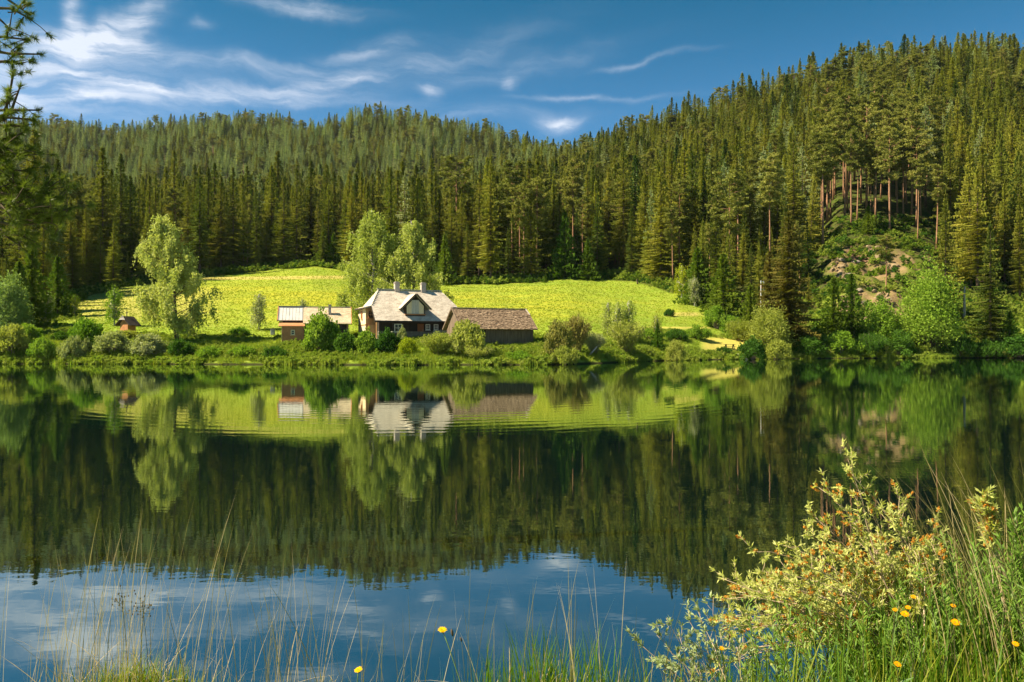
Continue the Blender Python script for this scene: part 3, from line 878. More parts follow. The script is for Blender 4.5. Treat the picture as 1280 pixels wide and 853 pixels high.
# ------------------------------------------------------------------ broadleaf trees
def leafy(name, px_, pyb, D_, lf, wd, lm, wm_, label, cat, group=None, rz=0, parts=('crown', 'trunk'), z=None):
    p = P(px_, pyb, D_); o = empty(name, (p.x, p.y, (H(p.x, p.y) if z is None else z) - .05), rz, label, cat, group)
    a, b = two_mesh(name, lf, wd, lm, wm_); link(parts[0], a, o); link(parts[1], b, o); return o
lf, wd = birch_arrays(101, 16.4, [(0, .4), (.15, 2.0), (.26, 4.8), (.4, 5.6), (.62, 4.1), (.8, 2.9), (.95, 1.2), (1, .3)], (-2.2, 0), 1500, .15, .85, .17)
leafy('birch_tree', 222, 421, 105, lf, wd, M['birch'], M['darkbark'], 'large birch leaning left with dark stem on the left bank', 'birch tree')
lf, wd = birch_arrays(102, 17.0, [(0, 3.0), (.10, 5.0), (.3, 5.6), (.55, 4.6), (.8, 3.2), (.95, 1.5), (1, .4)], (-.3, 0), 1900, .15, 1.5, .12)
leafy('birch_tree', 467, 402, 122, lf, wd, M['birch'], M['birchbark'], 'drooping birch behind the farmhouse, left of two', 'birch tree', 'birches behind the farmhouse')
lf, wd = birch_arrays(103, 15.6, [(0, 3.0), (.2, 5.2), (.4, 5.6), (.6, 4.4), (.8, 2.9), (.95, 1.3), (1, .4)], (-.6, 0), 1850, .15, .8, .15)
leafy('birch_tree', 519, 402, 121, lf, wd, M['birch'], M['birchbark'], 'rounder greyish birch behind the farmhouse, right of two', 'birch tree', 'birches behind the farmhouse')
sap = birch_arrays(104, 5.2, [(0, .2), (.25, .8), (.55, .95), (.85, .5), (1, .15)], (0, 0), 170, .10, .5, .22)
saps = [(772, 404, 117, 1.05, 'birch', 'young birch with white stem in the meadow, middle of three'), (786, 404, 118, 1.15, 'birch', 'bushiest young birch with white stem, right of the pair'), (760, 404, 119, .95, 'birch', 'slim young birch left of the white-stemmed pair'),
        (820, 402, 124, .75, 'willow', 'small sapling standing alone right of the young birches'), (143, 396, 118, 1.05, 'broad', 'young tree in the meadow left of the leaning birch'), (94, 392, 128, .65, 'gold', 'small bright sapling at the left meadow edge'),
        (324, 404, 116, 1.0, 'pale', 'young tree in the meadow above the outbuilding'), (378, 388, 121, .72, 'pale', 'faint sapling behind the outbuilding roof'),
        (852, 374, 166, 1.3, 'gold', 'pale leafy sapling at the meadow corner by the forest'), (868, 382, 158, 1.1, 'pale', 'whitish sapling right of the pale leafy one'), (60, 402, 120, .9, 'pale', 'pale young tree at the left edge of meadow')]
sm_a = {k: two_mesh('sapling_' + k, sap[0], sap[1], M[k], M['birchbark']) for k in ('birch', 'willow', 'broad', 'pale', 'gold')}
for (a_, b_, D__, s0, k_, lb) in saps:
    p = P(a_, b_, D__); o = empty('sapling', (p.x, p.y, H(p.x, p.y)), random.random() * 6, lb, 'young tree', 'saplings on the meadow')
    o.scale = (s0, s0, s0); link('crown', sm_a[k_][0], o); link('trunk', sm_a[k_][1], o)
bt = bush_arrays(111, 3.9, 14.5, 240, 70, .20, 40, .8, slim=.6)
leafy('broadleaf_tree', 1161, 442, 136, bt[0], bt[1], M['broad'], M['darkbark'], 'bright green rounded broadleaf tree on the right shore', 'tree')
bt = bush_arrays(112, 2.6, 8.5, 120, 60, .18, 30, .8, slim=.6)
leafy('broadleaf_tree', 1100, 438, 138, bt[0], bt[1], M['broad'], M['darkbark'], 'low spreading broadleaf tree below the landslide pine', 'tree')
bt = bush_arrays(113, 3.4, 7.2, 150, 60, .17, 30, .8, slim=.5)
leafy('willow_tree', 962, 437, 130, bt[0], bt[1], M['willow'], M['twig'], 'pale round willow in front of the rusty spruce', 'tree')
bt = bush_arrays(114, 2.4, 8.0, 110, 60, .18, 24, .8, slim=.55)
leafy('broadleaf_tree', 10, 412, 110, bt[0], bt[1], M['silver'], M['darkbark'], 'silvery blue-green broadleaf tree at the far left edge', 'tree')

# ------------------------------------------------------------------ bushes
BM = {}
def bmesh_for(shape, mat):
    k = (shape, mat)
    if k not in BM:
        if shape == 'round': A_ = bush_arrays(201, 1.6, 2.2, 80, 64, .105, 18)
        elif shape == 'low': A_ = bush_arrays(202, 1.9, 1.35, 80, 60, .10, 14)
        elif shape == 'leafy': A_ = bush_arrays(203, 2.0, 3.0, 100, 60, .15, 20, slim=.75)
        elif shape == 'tall': A_ = bush_arrays(205, 1.3, 3.2, 80, 60, .11, 18)
        else: A_ = wispy_arrays(204, 1.9, 2.8, 150, .10)
        BM[k] = two_mesh('bush_%s_%s' % k, A_[0], A_[1], M[mat], M['twig'])
    return BM[k]
BUSH = [  # px, foot row, distance, half width px, height px, shape, colour, label
    (108, 431, 99, 25, 40, 'round', 'broad', 'bright green round bush left of the small shrine'),
    (142, 447, 97, 28, 30, 'round', 'pale', 'pale leafed bush on bank below the small shrine'),
    (186, 449, 97, 27, 28, 'round', 'pale', 'whitish bush on the bank under the leaning birch'),
    (92, 450, 96, 22, 26, 'low', 'pale', 'pale bush hanging over water left of the shrine'),
    (52, 452, 96, 22, 26, 'low', 'broad', 'green bush at the waterline near left edge'),
    (14, 452, 96, 26, 40, 'round', 'willow', 'large bush on the far left bank'),
    (35, 432, 102, 20, 26, 'round', 'broad', 'bush behind the waterline on the far left'),
    (76, 424, 106, 14, 12, 'low', 'darkbroad', 'small dark bush on the left meadow'),
    (160, 426, 107, 22, 12, 'round', 'willow', 'bush directly beneath the small shrine'),
    (226, 452, 96, 20, 20, 'low', 'darkbroad', 'dark bush at the waterline right of birch stem'),
    (262, 452, 95, 20, 14, 'low', 'broad', 'low bush in the birch shadow at the water'),
    (302, 450, 95, 20, 13, 'low', 'broad', 'low green bush at the water left of outbuilding'),
    (345, 449, 94, 18, 15, 'low', 'darkbroad', 'dark low bush below the outbuilding porch'),
    (401, 449, 97, 25, 47, 'leafy', 'broad', 'big large-leaved dark bush in front of the outbuilding'),
    (432, 449, 95, 17, 26, 'leafy', 'darkbroad', 'dense green bush right of the large-leaved bush'),
    (458, 450, 95, 16, 29, 'leafy', 'broad', 'green bush below the left corner of the farmhouse'),
    (484, 449, 95, 17, 27, 'leafy', 'darkbroad', 'green bush below the porch of the farmhouse'),
    (509, 449, 94, 14, 22, 'round', 'gold', 'yellow-green bush below the farmhouse door'),
    (503, 428, 101, 7, 22, 'leafy', 'pale', 'cream-leaved shrub in front of the farmhouse'),
    (548, 450, 94, 26, 28, 'wispy', 'willow', 'thin yellowish willow shoots left of the round willow'),
    (584, 449, 94, 31, 46, 'round', 'willow', 'round yellow-green willow in front of the barn'),
    (600, 452, 92, 20, 20, 'wispy', 'willow', 'low willow shoots at the foot of round willow'),
    (650, 452, 92, 20, 12, 'low', 'broad', 'low green plants on the bank under the barn'),
    (698, 450, 95, 22, 48, 'round', 'redleaf', 'reddish-green bush right of the barn'),
    (722, 446, 99, 20, 46, 'wispy', 'redleaf', 'reddish-tipped willow thicket between barn and round willow'),
    (704, 456, 92, 22, 22, 'low', 'willow', 'low dark-based bush at the water right of barn'),
    (742, 450, 101, 17, 26, 'wispy', 'pale', 'pale bush left of the round bank willow'),
    (782, 450, 107, 27, 42, 'wispy', 'willow', 'round willow bush right of the reddish thicket'),
    (845, 446, 112, 15, 28, 'round', 'willow', 'round bush right of the small dark spruce'),
    (812, 418, 124, 20, 14, 'low', 'broad', 'first bush of the hedgerow on the meadow bank'),
    (845, 416, 127, 20, 13, 'low', 'darkbroad', 'second bush of the hedgerow on the meadow bank'),
    (872, 414, 130, 20, 17, 'low', 'broad', 'third bush of the hedgerow below the forest corner'),
    (925, 414, 134, 24, 26, 'wispy', 'willow', 'grassy willow bush left of the pale willow'),
    (895, 404, 141, 18, 30, 'round', 'broad', 'leafy bush at forest edge above the picnic lawn'),
    (915, 408, 139, 14, 22, 'tall', 'broad', 'upright shrub between lawn and forest'),
    (836, 400, 146, 8, 9, 'low', 'darkbroad', 'tiny bush on the upper right meadow'),
    (941, 452, 121, 18, 26, 'leafy', 'darkbroad', 'dark dense bush at the water right of picnic lawn'),
    (972, 452, 124, 22, 26, 'round', 'willow', 'pale bush over the water below rusty spruce'),
    (1010, 450, 130, 24, 26, 'round', 'darkbroad', 'dark green bush at the water below the landslide'),
    (1050, 449, 133, 24, 30, 'round', 'broad', 'shadowed bush at the foot of the landslide'),
    (1090, 448, 133, 22, 30, 'wispy', 'darkbroad', 'grassy bush on shore left of bright broadleaf tree'),
    (1125, 449, 134, 18, 32, 'tall', 'darkbroad', 'upright bush touching the bright broadleaf tree'),
    (1200, 447, 135, 24, 24, 'low', 'darkbroad', 'dark bush on shore right of bright broadleaf tree'),
    (1232, 447, 135, 22, 20, 'low', 'darkbroad', 'low dark bush under the full right spruce'),
    (1270, 447, 135, 26, 26, 'round', 'darkbroad', 'dark bush at the right edge of the far shore'),
    (905, 440, 124, 12, 8, 'low', 'darkbroad', 'tiny bush on waterline left of white rock'),
    (232, 412, 112, 12, 12, 'low', 'broad', 'low bush on meadow right of birch stem'),
    (300, 414, 112, 16, 10, 'low', 'broad', 'low weeds mound in the meadow below the sapling'),
    (430, 384, 126, 12, 34, 'tall', 'birch', 'leafy bush behind the gap between the two roofs'),
]
for (a_, b_, D__, hw, hp, shp, mt, lb) in BUSH:
    p = P(a_, b_, D__); z = H(p.x, p.y)
    bse = {'round': (1.6 * 1.25, 2.2), 'low': (1.9 * 1.25, 1.35), 'leafy': (2.0 * 1.25, 3.0), 'tall': (1.3 * 1.25, 3.2), 'wispy': (2.0, 2.8)}[shp]
    o = empty('bush', (p.x, p.y, max(z, -.05) - .05), random.random() * 6, lb, 'bush', 'bushes along the far shore')
    w_ = hw / F * D__ / bse[0]; h_ = hp / F * D__ / bse[1]
    o.scale = (w_, w_, h_); ls, wd_ = bmesh_for(shp, mt)
    link('foliage', ls, o); link('stems', wd_, o)

# undergrowth and tufts: uncountable
def tuft_mesh(name, n, h, spread, w, mats, seed, tip=None):
    rng = np.random.default_rng(seed); a = rng.random(n) * 6.28; r = rng.random(n) ** .7 * spread
    b0 = np.stack([np.cos(a) * r, np.sin(a) * r, np.full(n, -.03)], 1)
    l = h * rng.uniform(.6, 1.15, n); aa = a + rng.normal(0, .8, n); bend = rng.uniform(.1, .45, n) * l
    tp = b0 + np.stack([np.cos(aa) * bend, np.sin(aa) * bend, l], 1)
    sd = np.stack([-np.sin(aa), np.cos(aa), np.zeros(n)], 1) * w
    V, T = tris_from(b0 - sd, b0 + sd, tp)
    mi = np.zeros(n, int)
    if len(mats) > 1:
        k = n // 3; c = tp[:k]; ax = norm(rng.normal(size=(k, 3))) * .05; bx = norm(rng.normal(size=(k, 3))) * .05
        q = quads_at(c, ax, bx); V, T = join([(V, T), q]); mi = np.r_[mi, np.ones(len(q[1]), int)]
    return tri_mesh(name, V, T, mats, mi)
M['grass'] = leafmat('meadow_grass', (.19, .265, .02), (.25, .30, .028), (.34, .33, .06), .4, .8)
M['weeds'] = leafmat('weeds', (.17, .26, .025), (.24, .31, .04), (.34, .35, .09), .4, .8)
M['yflower'] = leafmat('buttercup_petals', (.50, .40, .01), (.56, .45, .02), None, .3, .8)
tm = [tuft_mesh('tuft_a', 26, .42, .28, .022, [M['grass']], 1), tuft_mesh('tuft_b', 26, .34, .30, .02, [M['grass'], M['yflower']], 2), tuft_mesh('tuft_c', 22, .62, .35, .028, [M['weeds']], 3)]
s1 = bush_arrays(221, .55, .55, 14, 26, .07, 0); s2 = bush_arrays(222, .7, .8, 16, 28, .08, 0)
tm += [tri_mesh('weed_a', s1[0][0], s1[0][1], [M['weeds']]), tri_mesh('weed_b', s2[0][0], s2[0][1], [M['weeds']])]
n = 110000
uu = rng.uniform(-.72, .72, n); DD = 88 + (215 - 88) * rng.random(n) ** 1.15
XX, YY = uu * DD, DD; ZZ = terr(XX, YY); pp = uu * F + 640; py_ = HY - (ZZ - EYE) / DD * F
ed_ = edgeD(uu)
k = (ZZ > .03) & ((ZZ > .22) | (rng.random(n) < .25)) & (DD < ed_ + 6) & (scarmask(uu, DD) < .5)
k &= ~((pp > 874) & (pp < 946) & (py_ > 421) & (py_ < 440) & (DD < 134))
k &= ~((np.abs(py_ - 410) < 1.3) & (pp > 795) & (pp < 890))
XX, YY, ZZ, pp, py_, DD, uu = XX[k], YY[k], ZZ[k], pp[k], py_[k], DD[k], uu[k]
n = len(XX); rough = sm(0, 1, (vnoise(XX / 4, YY / 4, 61) + .1) * 4)
wb_ = 16 * vnoise(XX / 9, YY / 6, 64) + 10 * vnoise(XX / 3, YY / 3, 65)
bankish = (py_ + wb_ > 417) | (pp + 3 * wb_ < 70) | (pp + 4 * wb_ > 930)
idx = np.where(bankish & (rng.random(n) < .24 * rough + .02), 3 + rng.integers(0, 2, n), np.where(bankish, rng.choice([0, 0, 2], n), np.where(rng.random(n) < np.interp(py_, [340, 358, 372, 400], [.0, .03, .12, .1]) + .5 * vnoise(XX / 7, YY / 5, 63), 1, 0)))
s0 = rng.uniform(.6, 1.25, n) * np.where(bankish, .75, .42)
s0 = np.where(DD < shoreD(uu) + 4, s0 * 1.25, s0)
scatter('meadow_grass', 'rough grass, buttercups and weeds covering meadow and bank', np.stack([XX, YY, ZZ], 1), idx,
        np.stack([np.zeros(n), np.zeros(n), rng.uniform(0, 6.28, n)], 1), np.stack([s0, s0, s0], 1), tm)
# undergrowth: shrubs on the scar, under the forest edge and along the dark right shore
# rubble of the landslide
rng_ = np.random.default_rng(5); rub = []
for q in range(4):
    bm = bmesh.new(); bmesh.ops.create_icosphere(bm, subdivisions=1, radius=.5)
    for v in bm.verts: v.co *= rng_.uniform(.65, 1.2); v.co.z *= .75
    me_ = bpy.data.meshes.new('rubble'); bm.to_mesh(me_); bm.free(); me_.materials.append(M['rubble'] if q else M['rubble_dark']); rub.append(me_)
n = 2600; uu = (rng.uniform(1035, 1195, n) - 640) / F; DD = rng.uniform(143, 184, n); XX, YY = uu * DD, DD
k = (scarmask(uu, DD) > .5) & (vnoise(XX / 4, YY / 9, 81) > .06); XX, YY = XX[k], YY[k]; n = len(XX)
s0 = .25 + 1.3 * rng.random(n) ** 4
scatter('landslide_debris', 'broken stones scattered over the bare landslide slope', np.stack([XX, YY, terr(XX, YY) + .02], 1), rng.integers(0, 4, n), rng.uniform(0, 6, (n, 3)), np.stack([s0 * 1.3, s0, s0], 1), rub)
# reeds and overhanging grass right at the waterline
n = 15000; uu = rng.uniform(-.70, .72, n); DD = shoreD(uu) + rng.uniform(-2.6, 2.6, n); XX, YY = uu * DD, DD; ZZ = terr(XX, YY)
k = (ZZ > -.12) & (ZZ < .34) & (vnoise(XX / 2.5, YY / 9, 83) > .0) & (rng.random(n) < .6); XX, YY, ZZ = XX[k], YY[k], np.maximum(ZZ[k], -.05); n = len(XX); s0 = rng.uniform(.5, 1.5, n)
scatter('shore_grass', 'grass and sedges hanging over the far waterline', np.stack([XX, YY, ZZ], 1), rng.integers(0, 3, n), np.stack([np.zeros(n), np.zeros(n), rng.uniform(0, 6.28, n)], 1), np.stack([s0 * 1.2, s0 * 1.2, s0], 1), [tm[0], tm[2], tm[3]])
n = 4600
uu = rng.uniform(-.68, .72, n); ed_ = edgeD(uu); pp = uu * F + 640
DD = ed_ + rng.uniform(-1.2, 7, n)
right = pp > 985
DD = np.where(right, rng.uniform(132, 200, n), DD)
XX, YY = uu * DD, DD; ZZ = terr(XX, YY)
sc_ = scarmask(uu, DD)
k = (ZZ > .05) & ~((sc_ > .3) & (rng.random(n) < .25)) & ~((pp < 985) & (pp > 100) & (rng.random(n) < .45))
XX, YY, ZZ, sc_ = XX[k], YY[k], ZZ[k], sc_[k]; n = len(XX)
ub = [tri_mesh('undergrowth_a', s2[0][0], s2[0][1], [M['weeds']]), tri_mesh('undergrowth_b', s1[0][0], s1[0][1], [M['darkbroad']]), tri_mesh('undergrowth_c', s2[0][0], s2[0][1], [M['youngspruce']])]
s0 = rng.uniform(.8, 2.4, n)
scatter('undergrowth', 'low shrubs and seedlings on the slope and forest edge', np.stack([XX, YY, ZZ], 1), rng.integers(0, 3, n),
        np.stack([np.zeros(n), np.zeros(n), rng.uniform(0, 6.28, n)], 1), np.stack([s0, s0, s0], 1), ub)


# ------------------------------------------------------------------ buildings
M['shingle_pale'] = principled('pale_weathered_shingles', (.40, .34, .27), .85, .2, (.60, .53, .43), 1.5, .3, 30, (1, 1, 1))
M['shingle_cream'] = principled('cream_weathered_shingles', (.44, .34, .22), .85, .2, (.60, .49, .33), 1.5, .3, 30)
M['metal_roof'] = principled('pale_grey_roof_sheet', (.42, .40, .37), .7, .2, (.52, .50, .46), 1.5)
M['shingle_brown'] = principled('brown_weathered_shingles', (.10, .065, .04), .9, .1, (.36, .26, .17), 3.4, .4, 30)
M['timber_dark'] = principled('dark_stained_timber', (.030, .024, .020), .8, .2, (.055, .042, .032), 2, .3, 20, (1, 1, .2))
M['timber_grey'] = principled('grey_weathered_boards', (.12, .085, .058), .9, .1, (.22, .165, .115), 2.5, .4, 14, (3, 3, .25))
M['timber_orange'] = principled('warm_orange_boards', (.66, .36, .15), .75, .2, (.54, .28, .11), 2, .3, 16, (2, 2, .3))
M['timber_brown'] = principled('red_brown_boards', (.52, .24, .10), .75, .2, (.42, .18, .08), 2, .3, 16, (1, 1, 1))
M['timber_cream'] = principled('cream_boards', (.88, .72, .46), .8, .2, (.80, .62, .38), 2, .2, 16, (2, 2, .3))
M['cream_grey'] = principled('pale_grey_board_panels', (.66, .60, .50), .8, .2, (.50, .45, .37), 3, .2, 16, (2, 2, .3))
M['plaster'] = principled('cream_plaster', (.62, .52, .36), .9, .1, (.56, .45, .30), 1.5, .2, 20)
M['white'] = principled('white_window_paint', (.74, .72, .66), .6, .3)
M['brick'] = principled('pale_chimney_render', (.46, .40, .34), .9, .1, (.36, .31, .27), 4, .3, 20)
M['door'] = principled('red_brown_door', (.30, .10, .035), .6, .3, (.24, .08, .03), 3)
M['stone'] = principled('grey_stone', (.24, .20, .15), .9, .2, (.15, .125, .10), 3, .6, 12)
M['whiterock'] = principled('white_rock', (.80, .78, .72), .8, .2, (.62, .60, .55), 3, .5, 10)
M['metal'] = principled('grey_metal', (.30, .31, .32), .5, .5, (.22, .22, .22), 4)
M['redpaint'] = principled('faded_red_paint', (.45, .12, .07), .7, .3, (.35, .09, .05), 5)
M['fence_pale'] = principled('pale_fence_wood', (.40, .36, .32), .9, .1, (.30, .26, .23), 6)
M['cover'] = principled('pale_blue_cover', (.55, .62, .72), .6, .3, (.62, .67, .74), 4, .4, 8)
gm_ = principled('dark_window_glass', (.02, .025, .03), .08, .6); M['glass'] = gm_

def courses(m, o, E, U, L0, L1, S, step, w, seed, th=.035, lfun=None, jit=.02, skip=0.0):
    """overlapping shingles on a slope. o: eave-left origin, E along the eave, U up the slope, S slope length; lfun(s)->(l0,l1)"""
    rn = random.Random(seed); N_ = E.cross(U).normalized()
    if N_.z < 0: N_ = -N_
    r = 0; s = 0.0
    while s < S - .02:
        l0, l1 = lfun(s) if lfun else (L0, L1)
        x = l0 - rn.random() * w * .5; e = min(step * 1.35, S - s + .01)
        while x < l1:
            ww = w * rn.uniform(.6, 1.35); xa = max(x, l0); xb = min(x + ww, l1)
            if xb - xa > .03 and rn.random() >= skip:
                lift = th * rn.uniform(.8, 1.7); ds = rn.uniform(-jit, jit)
                p0 = o + E * (xa + .006) + U * (s + ds) + N_ * .012; p1 = o + E * (xb - .006) + U * (s + ds) + N_ * .012
                q0 = p0 + U * e; q1 = p1 + U * e
                m.add([p0, p1, p1 + N_ * lift, p0 + N_ * lift, q0, q1, q1 + N_ * .006, q0 + N_ * .006],
                      [(0, 1, 2, 3), (3, 2, 6, 7), (0, 3, 7, 4), (1, 5, 6, 2)])
            x += ww
        s += step; r += 1


def window(parent, c, w, h, nrm, mull=1, name='window', frame=M['white'], shutters=None):
    """c centre on the wall (local), nrm outward unit vector in the xy plane"""
    nrm = Vector(nrm).normalized(); t = Vector((-nrm.y, nrm.x, 0)); c = Vector(c); up = Vector((0, 0, 1))
    m = MB()
    for sg in (-1, 1):
        m.beam(c + t * sg * (w / 2) - up * (h / 2 + .05) + nrm * .03, c + t * sg * (w / 2) + up * (h / 2 + .05) + nrm * .03, .09, .08)
    for sg in (-1, 1): m.beam(c - t * (w / 2 - .045) + up * sg * h / 2 + nrm * .03, c + t * (w / 2 - .045) + up * sg * h / 2 + nrm * .03, .08, .09)
    for k in range(mull):
        x = -w / 2 + w * (k + 1) / (mull + 1); m.beam(c + t * x - up * (h / 2 - .045) + nrm * .025, c + t * x + up * (h / 2 - .045) + nrm * .025, .06, .06)
    m.beam(c - t * (w / 2 - .045) + nrm * .022, c + t * (w / 2 - .045) + nrm * .022, .05, .05)
    f = m.build(name, frame, parent)
    q = MB(); q.prism([c - t * w / 2 - up * h / 2 - nrm * .005, c + t * w / 2 - up * h / 2 - nrm * .005, c + t * w / 2 + up * h / 2 - nrm * .005, c - t * w / 2 + up * h / 2 - nrm * .005], nrm * .012)
    q.build('pane', M['glass'], f)
    s_ = MB(); s_.box((c.x + nrm.x * .06, c.y + nrm.y * .06, c.z - h / 2 - .10), (.16 if abs(nrm.x) > .5 else w + .24, .16 if abs(nrm.y) > .5 else w + .24, .05)); s_.build('sill', frame, f)
    return f


def boards(m, p0, t, L, z0, z1, w, nrm, th=.03, seed=1, ztop=None, gap=.012):
    """vertical wall boards from p0 along t"""
    rn = random.Random(seed); x = 0
    while x < L - .02:
        ww = min(w * rn.uniform(.75, 1.25), L - x); a = p0 + t * (x + gap / 2); b = p0 + t * (x + ww - gap / 2)
        za, zb = (ztop(x + gap / 2), ztop(x + ww - gap / 2)) if ztop else (z1, z1)
        k = th * rn.uniform(.6, 1.5); lo = z0 + rn.uniform(-.05, .04) * (seed > 0)
        m.prism([Vector((a.x, a.y, lo)), Vector((b.x, b.y, lo)), Vector((b.x, b.y, zb)), Vector((a.x, a.y, za))], nrm * k)
        x += ww


# --- farmhouse ----------------------------------------------------------
hx = (430 + 407 / 4.923 - 640) / F * 110
FH = empty('farmhouse', (hx, 110, 3.45), math.radians(23.5), 'farmhouse with pale half-hipped roof, gabled dormer and two chimneys', 'farmhouse')
m = MB()
RZ, EZ, EY = 6.3, 2.0, 4.6
m.box((0.15, -.1, .0), (11.0, 7.6, 1.2)); m.build('plinth', M['stone'], FH)
m = MB(); m.box((.15, 0, 1.3), (10.9, 7.4, 2.6))
m.prism([(-5.2, -3.7, 2.6), (-5.2, 3.7, 2.6), (-5.2, 2.4, 3.9), (-5.2, -2.4, 3.9)], (10.7, 0, 0))
m.build('wall', M['timber_dark'], FH)
m = MB()   # log courses on the front
for k in range(9): m.box((.15, -3.72, .42 + k * .20), (10.86, .07, .15))
m.build('wall_logs', M['timber_dark'], FH, kind='stuff')
# wing on the left end
m = MB(); m.box((-5.95, .3, 2.05), (1.3, 4.3, 3.7)); m.build('wing_wall', M['timber_orange'], FH)
m = MB(); boards(m, Vector((-6.6, -1.85, 0)), Vector((0, 1, 0)), 4.3, 1.5, 3.92, .22, Vector((-1, 0, 0)), .03, 3); m.build('wing_boards', M['timber_cream'], FH, kind='stuff')  # left side paler than the wing front: its sunlit look put into the colour
m = MB(); m.box((-6.62, .3, .65), (.07, 4.34, 1.62)); m.build('wing_plaster', M['plaster'], FH)
m = MB(); boards(m, Vector((-6.55, -1.85, 0)), Vector((1, 0, 0)), 1.25, 1.55, 3.9, .2, Vector((0, -1, 0)), .03, 4); m.build('wing_boards', M['timber_orange'], FH, kind='stuff')
m = MB(); m.box((-5.95, -1.9, 1.5), (1.42, .16, .12)); m.box((-6.66, .3, 1.5), (.12, 4.5, .08)); m.build('wing_beam', M['timber_brown'], FH)
window(FH, (-5.95, -1.93, 2.85), .62, .95, (0, -1, 0), 1, frame=M['timber_brown'])
window(FH, (-6.68, .3, 2.85), .5, .95, (-1, 0, 0), 1, frame=M['timber_brown'])
# main roof planes
k = (RZ - EZ) / EY
def yz(z): return -(RZ - z) / k
HZ = 4.0; hy = (RZ - HZ) / k
roof = MB()
roof.slab([(-4.45, 0, RZ), (4.45, 0, RZ), (6.0, -hy, HZ), (6.0, -EY, EZ), (-6.0, -EY, EZ), (-6.0, -hy, HZ)], .14)
roof.slab([(-4.45, 0, RZ), (4.45, 0, RZ), (6.0, hy, HZ), (6.0, EY, EZ), (-6.0, EY, EZ), (-6.0, hy, HZ)], .14)
roof.slab([(-4.45, 0, RZ + .003), (-6.0, hy, HZ + .003), (-6.0, -hy, HZ + .003)], .14)
roof.slab([(-6.0, hy, HZ + .002), (-7.05, hy + .25, HZ - .28), (-7.05, -hy - .1, HZ - .28), (-6.0, -hy, HZ + .002)], .12)
roof.slab([(4.45, 0, RZ + .003), (6.0, hy, HZ + .003), (6.0, -hy, HZ + .003)], .14)
rf = roof.build('roof', M['shingle_pale'], FH)
m = MB(); U = Vector((0, EY, RZ - EZ)).normalized(); S = math.hypot(EY, RZ - EZ); sH = S * (HZ - EZ) / (RZ - EZ)
courses(m, Vector((0, -EY - .03, EZ - .03)), Vector((1, 0, 0)), U, -6, 6, S, .27, .32, 5, .022, lambda s: ((-6, 6) if s < sH else (-6 + 1.55 * (s - sH) / (S - sH), 6 - 1.55 * (s - sH) / (S - sH))))
UL = Vector((1.55, 0, RZ - HZ)).normalized(); SL = math.hypot(1.55, RZ - HZ)
courses(m, Vector((-6.02, 0, HZ)), Vector((0, 1, 0)), UL, -hy, hy, SL, .27, .32, 6, .022, lambda s: (-hy * (1 - s / SL), hy * (1 - s / SL)))
UF = Vector((1.05, 0, .28)).normalized()
courses(m, Vector((-7.07, .05, HZ - .28)), Vector((0, 1, 0)), UF, -hy - .1, hy + .2, 1.05, .26, .32, 7, .022)
m.build('shingles', M['shingle_pale'], rf, kind='stuff')
m = MB(); m.box((0, 0, RZ + .09), (9.2, .34, .10)); m.build('ridge_cap', M['metal'], rf)
m = MB(); m.beam((-6.05, -EY - .03, EZ - .14), (6.05, -EY - .03, EZ - .14), .10, .20); m.beam((-6.04, -hy, HZ - .12), (-6.04, -EY, EZ - .10), .07, .20); m.beam((6.04, -hy, HZ - .12), (6.04, -EY, EZ - .10), .07, .20)
m.beam((-7.08, -hy - .12, HZ - .36), (-7.08, hy + .25, HZ - .36), .08, .16); m.build('fascia', M['timber_dark'], FH)
for cx in (-1.9, 1.86):
    m = MB(); m.box((cx, .0, RZ + .38), (.66, .66, 1.15)); ch = m.build('chimney', M['brick'], rf, bevel=.02)
    m = MB(); m.box((cx, .0, RZ + .99), (.80, .80, .08)); m.box((cx, .0, RZ + 1.10), (.5, .5, .13)); m.build('chimney_cap', M['brick'], rf)
# dormer
DX, DY = -.45, -3.95; AZ_, DE, HW = 5.65, 3.62, 2.08
m = MB(); m.prism([(DX - 1.35, DY, 2.55), (DX + 1.35, DY, 2.55), (DX + 1.35, DY, 4.2), (DX, DY, 5.5), (DX - 1.35, DY, 4.2)], (0, 2.6, 0)); dm = m.build('dormer', M['timber_dark'], FH)
m = MB(); kd = (AZ_ - DE) / HW
for sg in (-1, 1):
    m.slab([(DX, DY - .55, AZ_), (DX, yz(AZ_), AZ_), (DX + sg * HW, yz(DE), DE), (DX + sg * HW, DY - .45, DE)], .12)
dr = m.build('dormer_roof', M['shingle_pale'], dm)
m = MB()
for sg in (-1, 1):
    E_ = Vector((0, 1, 0)); U_ = Vector((-sg * HW, 0, AZ_ - DE)).normalized(); SD = math.hypot(HW, AZ_ - DE)
    courses(m, Vector((DX + sg * HW, 0, DE)), E_, U_, 0, 1, SD, .26, .3, 8 + sg, .02, lambda s: (DY - .45, yz(DE + (AZ_ - DE) * s / SD) - .05))
m.build('shingles', M['shingle_pale'], dr, kind='stuff')
m = MB()
for sg in (-1, 1): m.beam((DX + sg * .04, DY - .58, AZ_ - .10), (DX + sg * (HW + .03), DY - .50, DE - .10), .08, .22)
m.build('bargeboard', M['timber_grey'], dm)
m = MB()
zt = lambda x: 5.02 - abs(x - 1.18) * .92 if abs(x - 1.18) > .55 else 4.52
boards(m, Vector((DX - 1.18, DY - .03, 0)), Vector((1, 0, 0)), .68, 2.95, 4.5, .17, Vector((0, -1, 0)), .03, 0, lambda x: min(4.72, 4.0 + x * 1.0))
boards(m, Vector((DX + .50, DY - .03, 0)), Vector((1, 0, 0)), .68, 2.95, 4.5, .17, Vector((0, -1, 0)), .03, 0, lambda x: min(4.72, 4.68 - x * 1.0))
m.build('dormer_boards', M['timber_cream'], dm, kind='stuff')
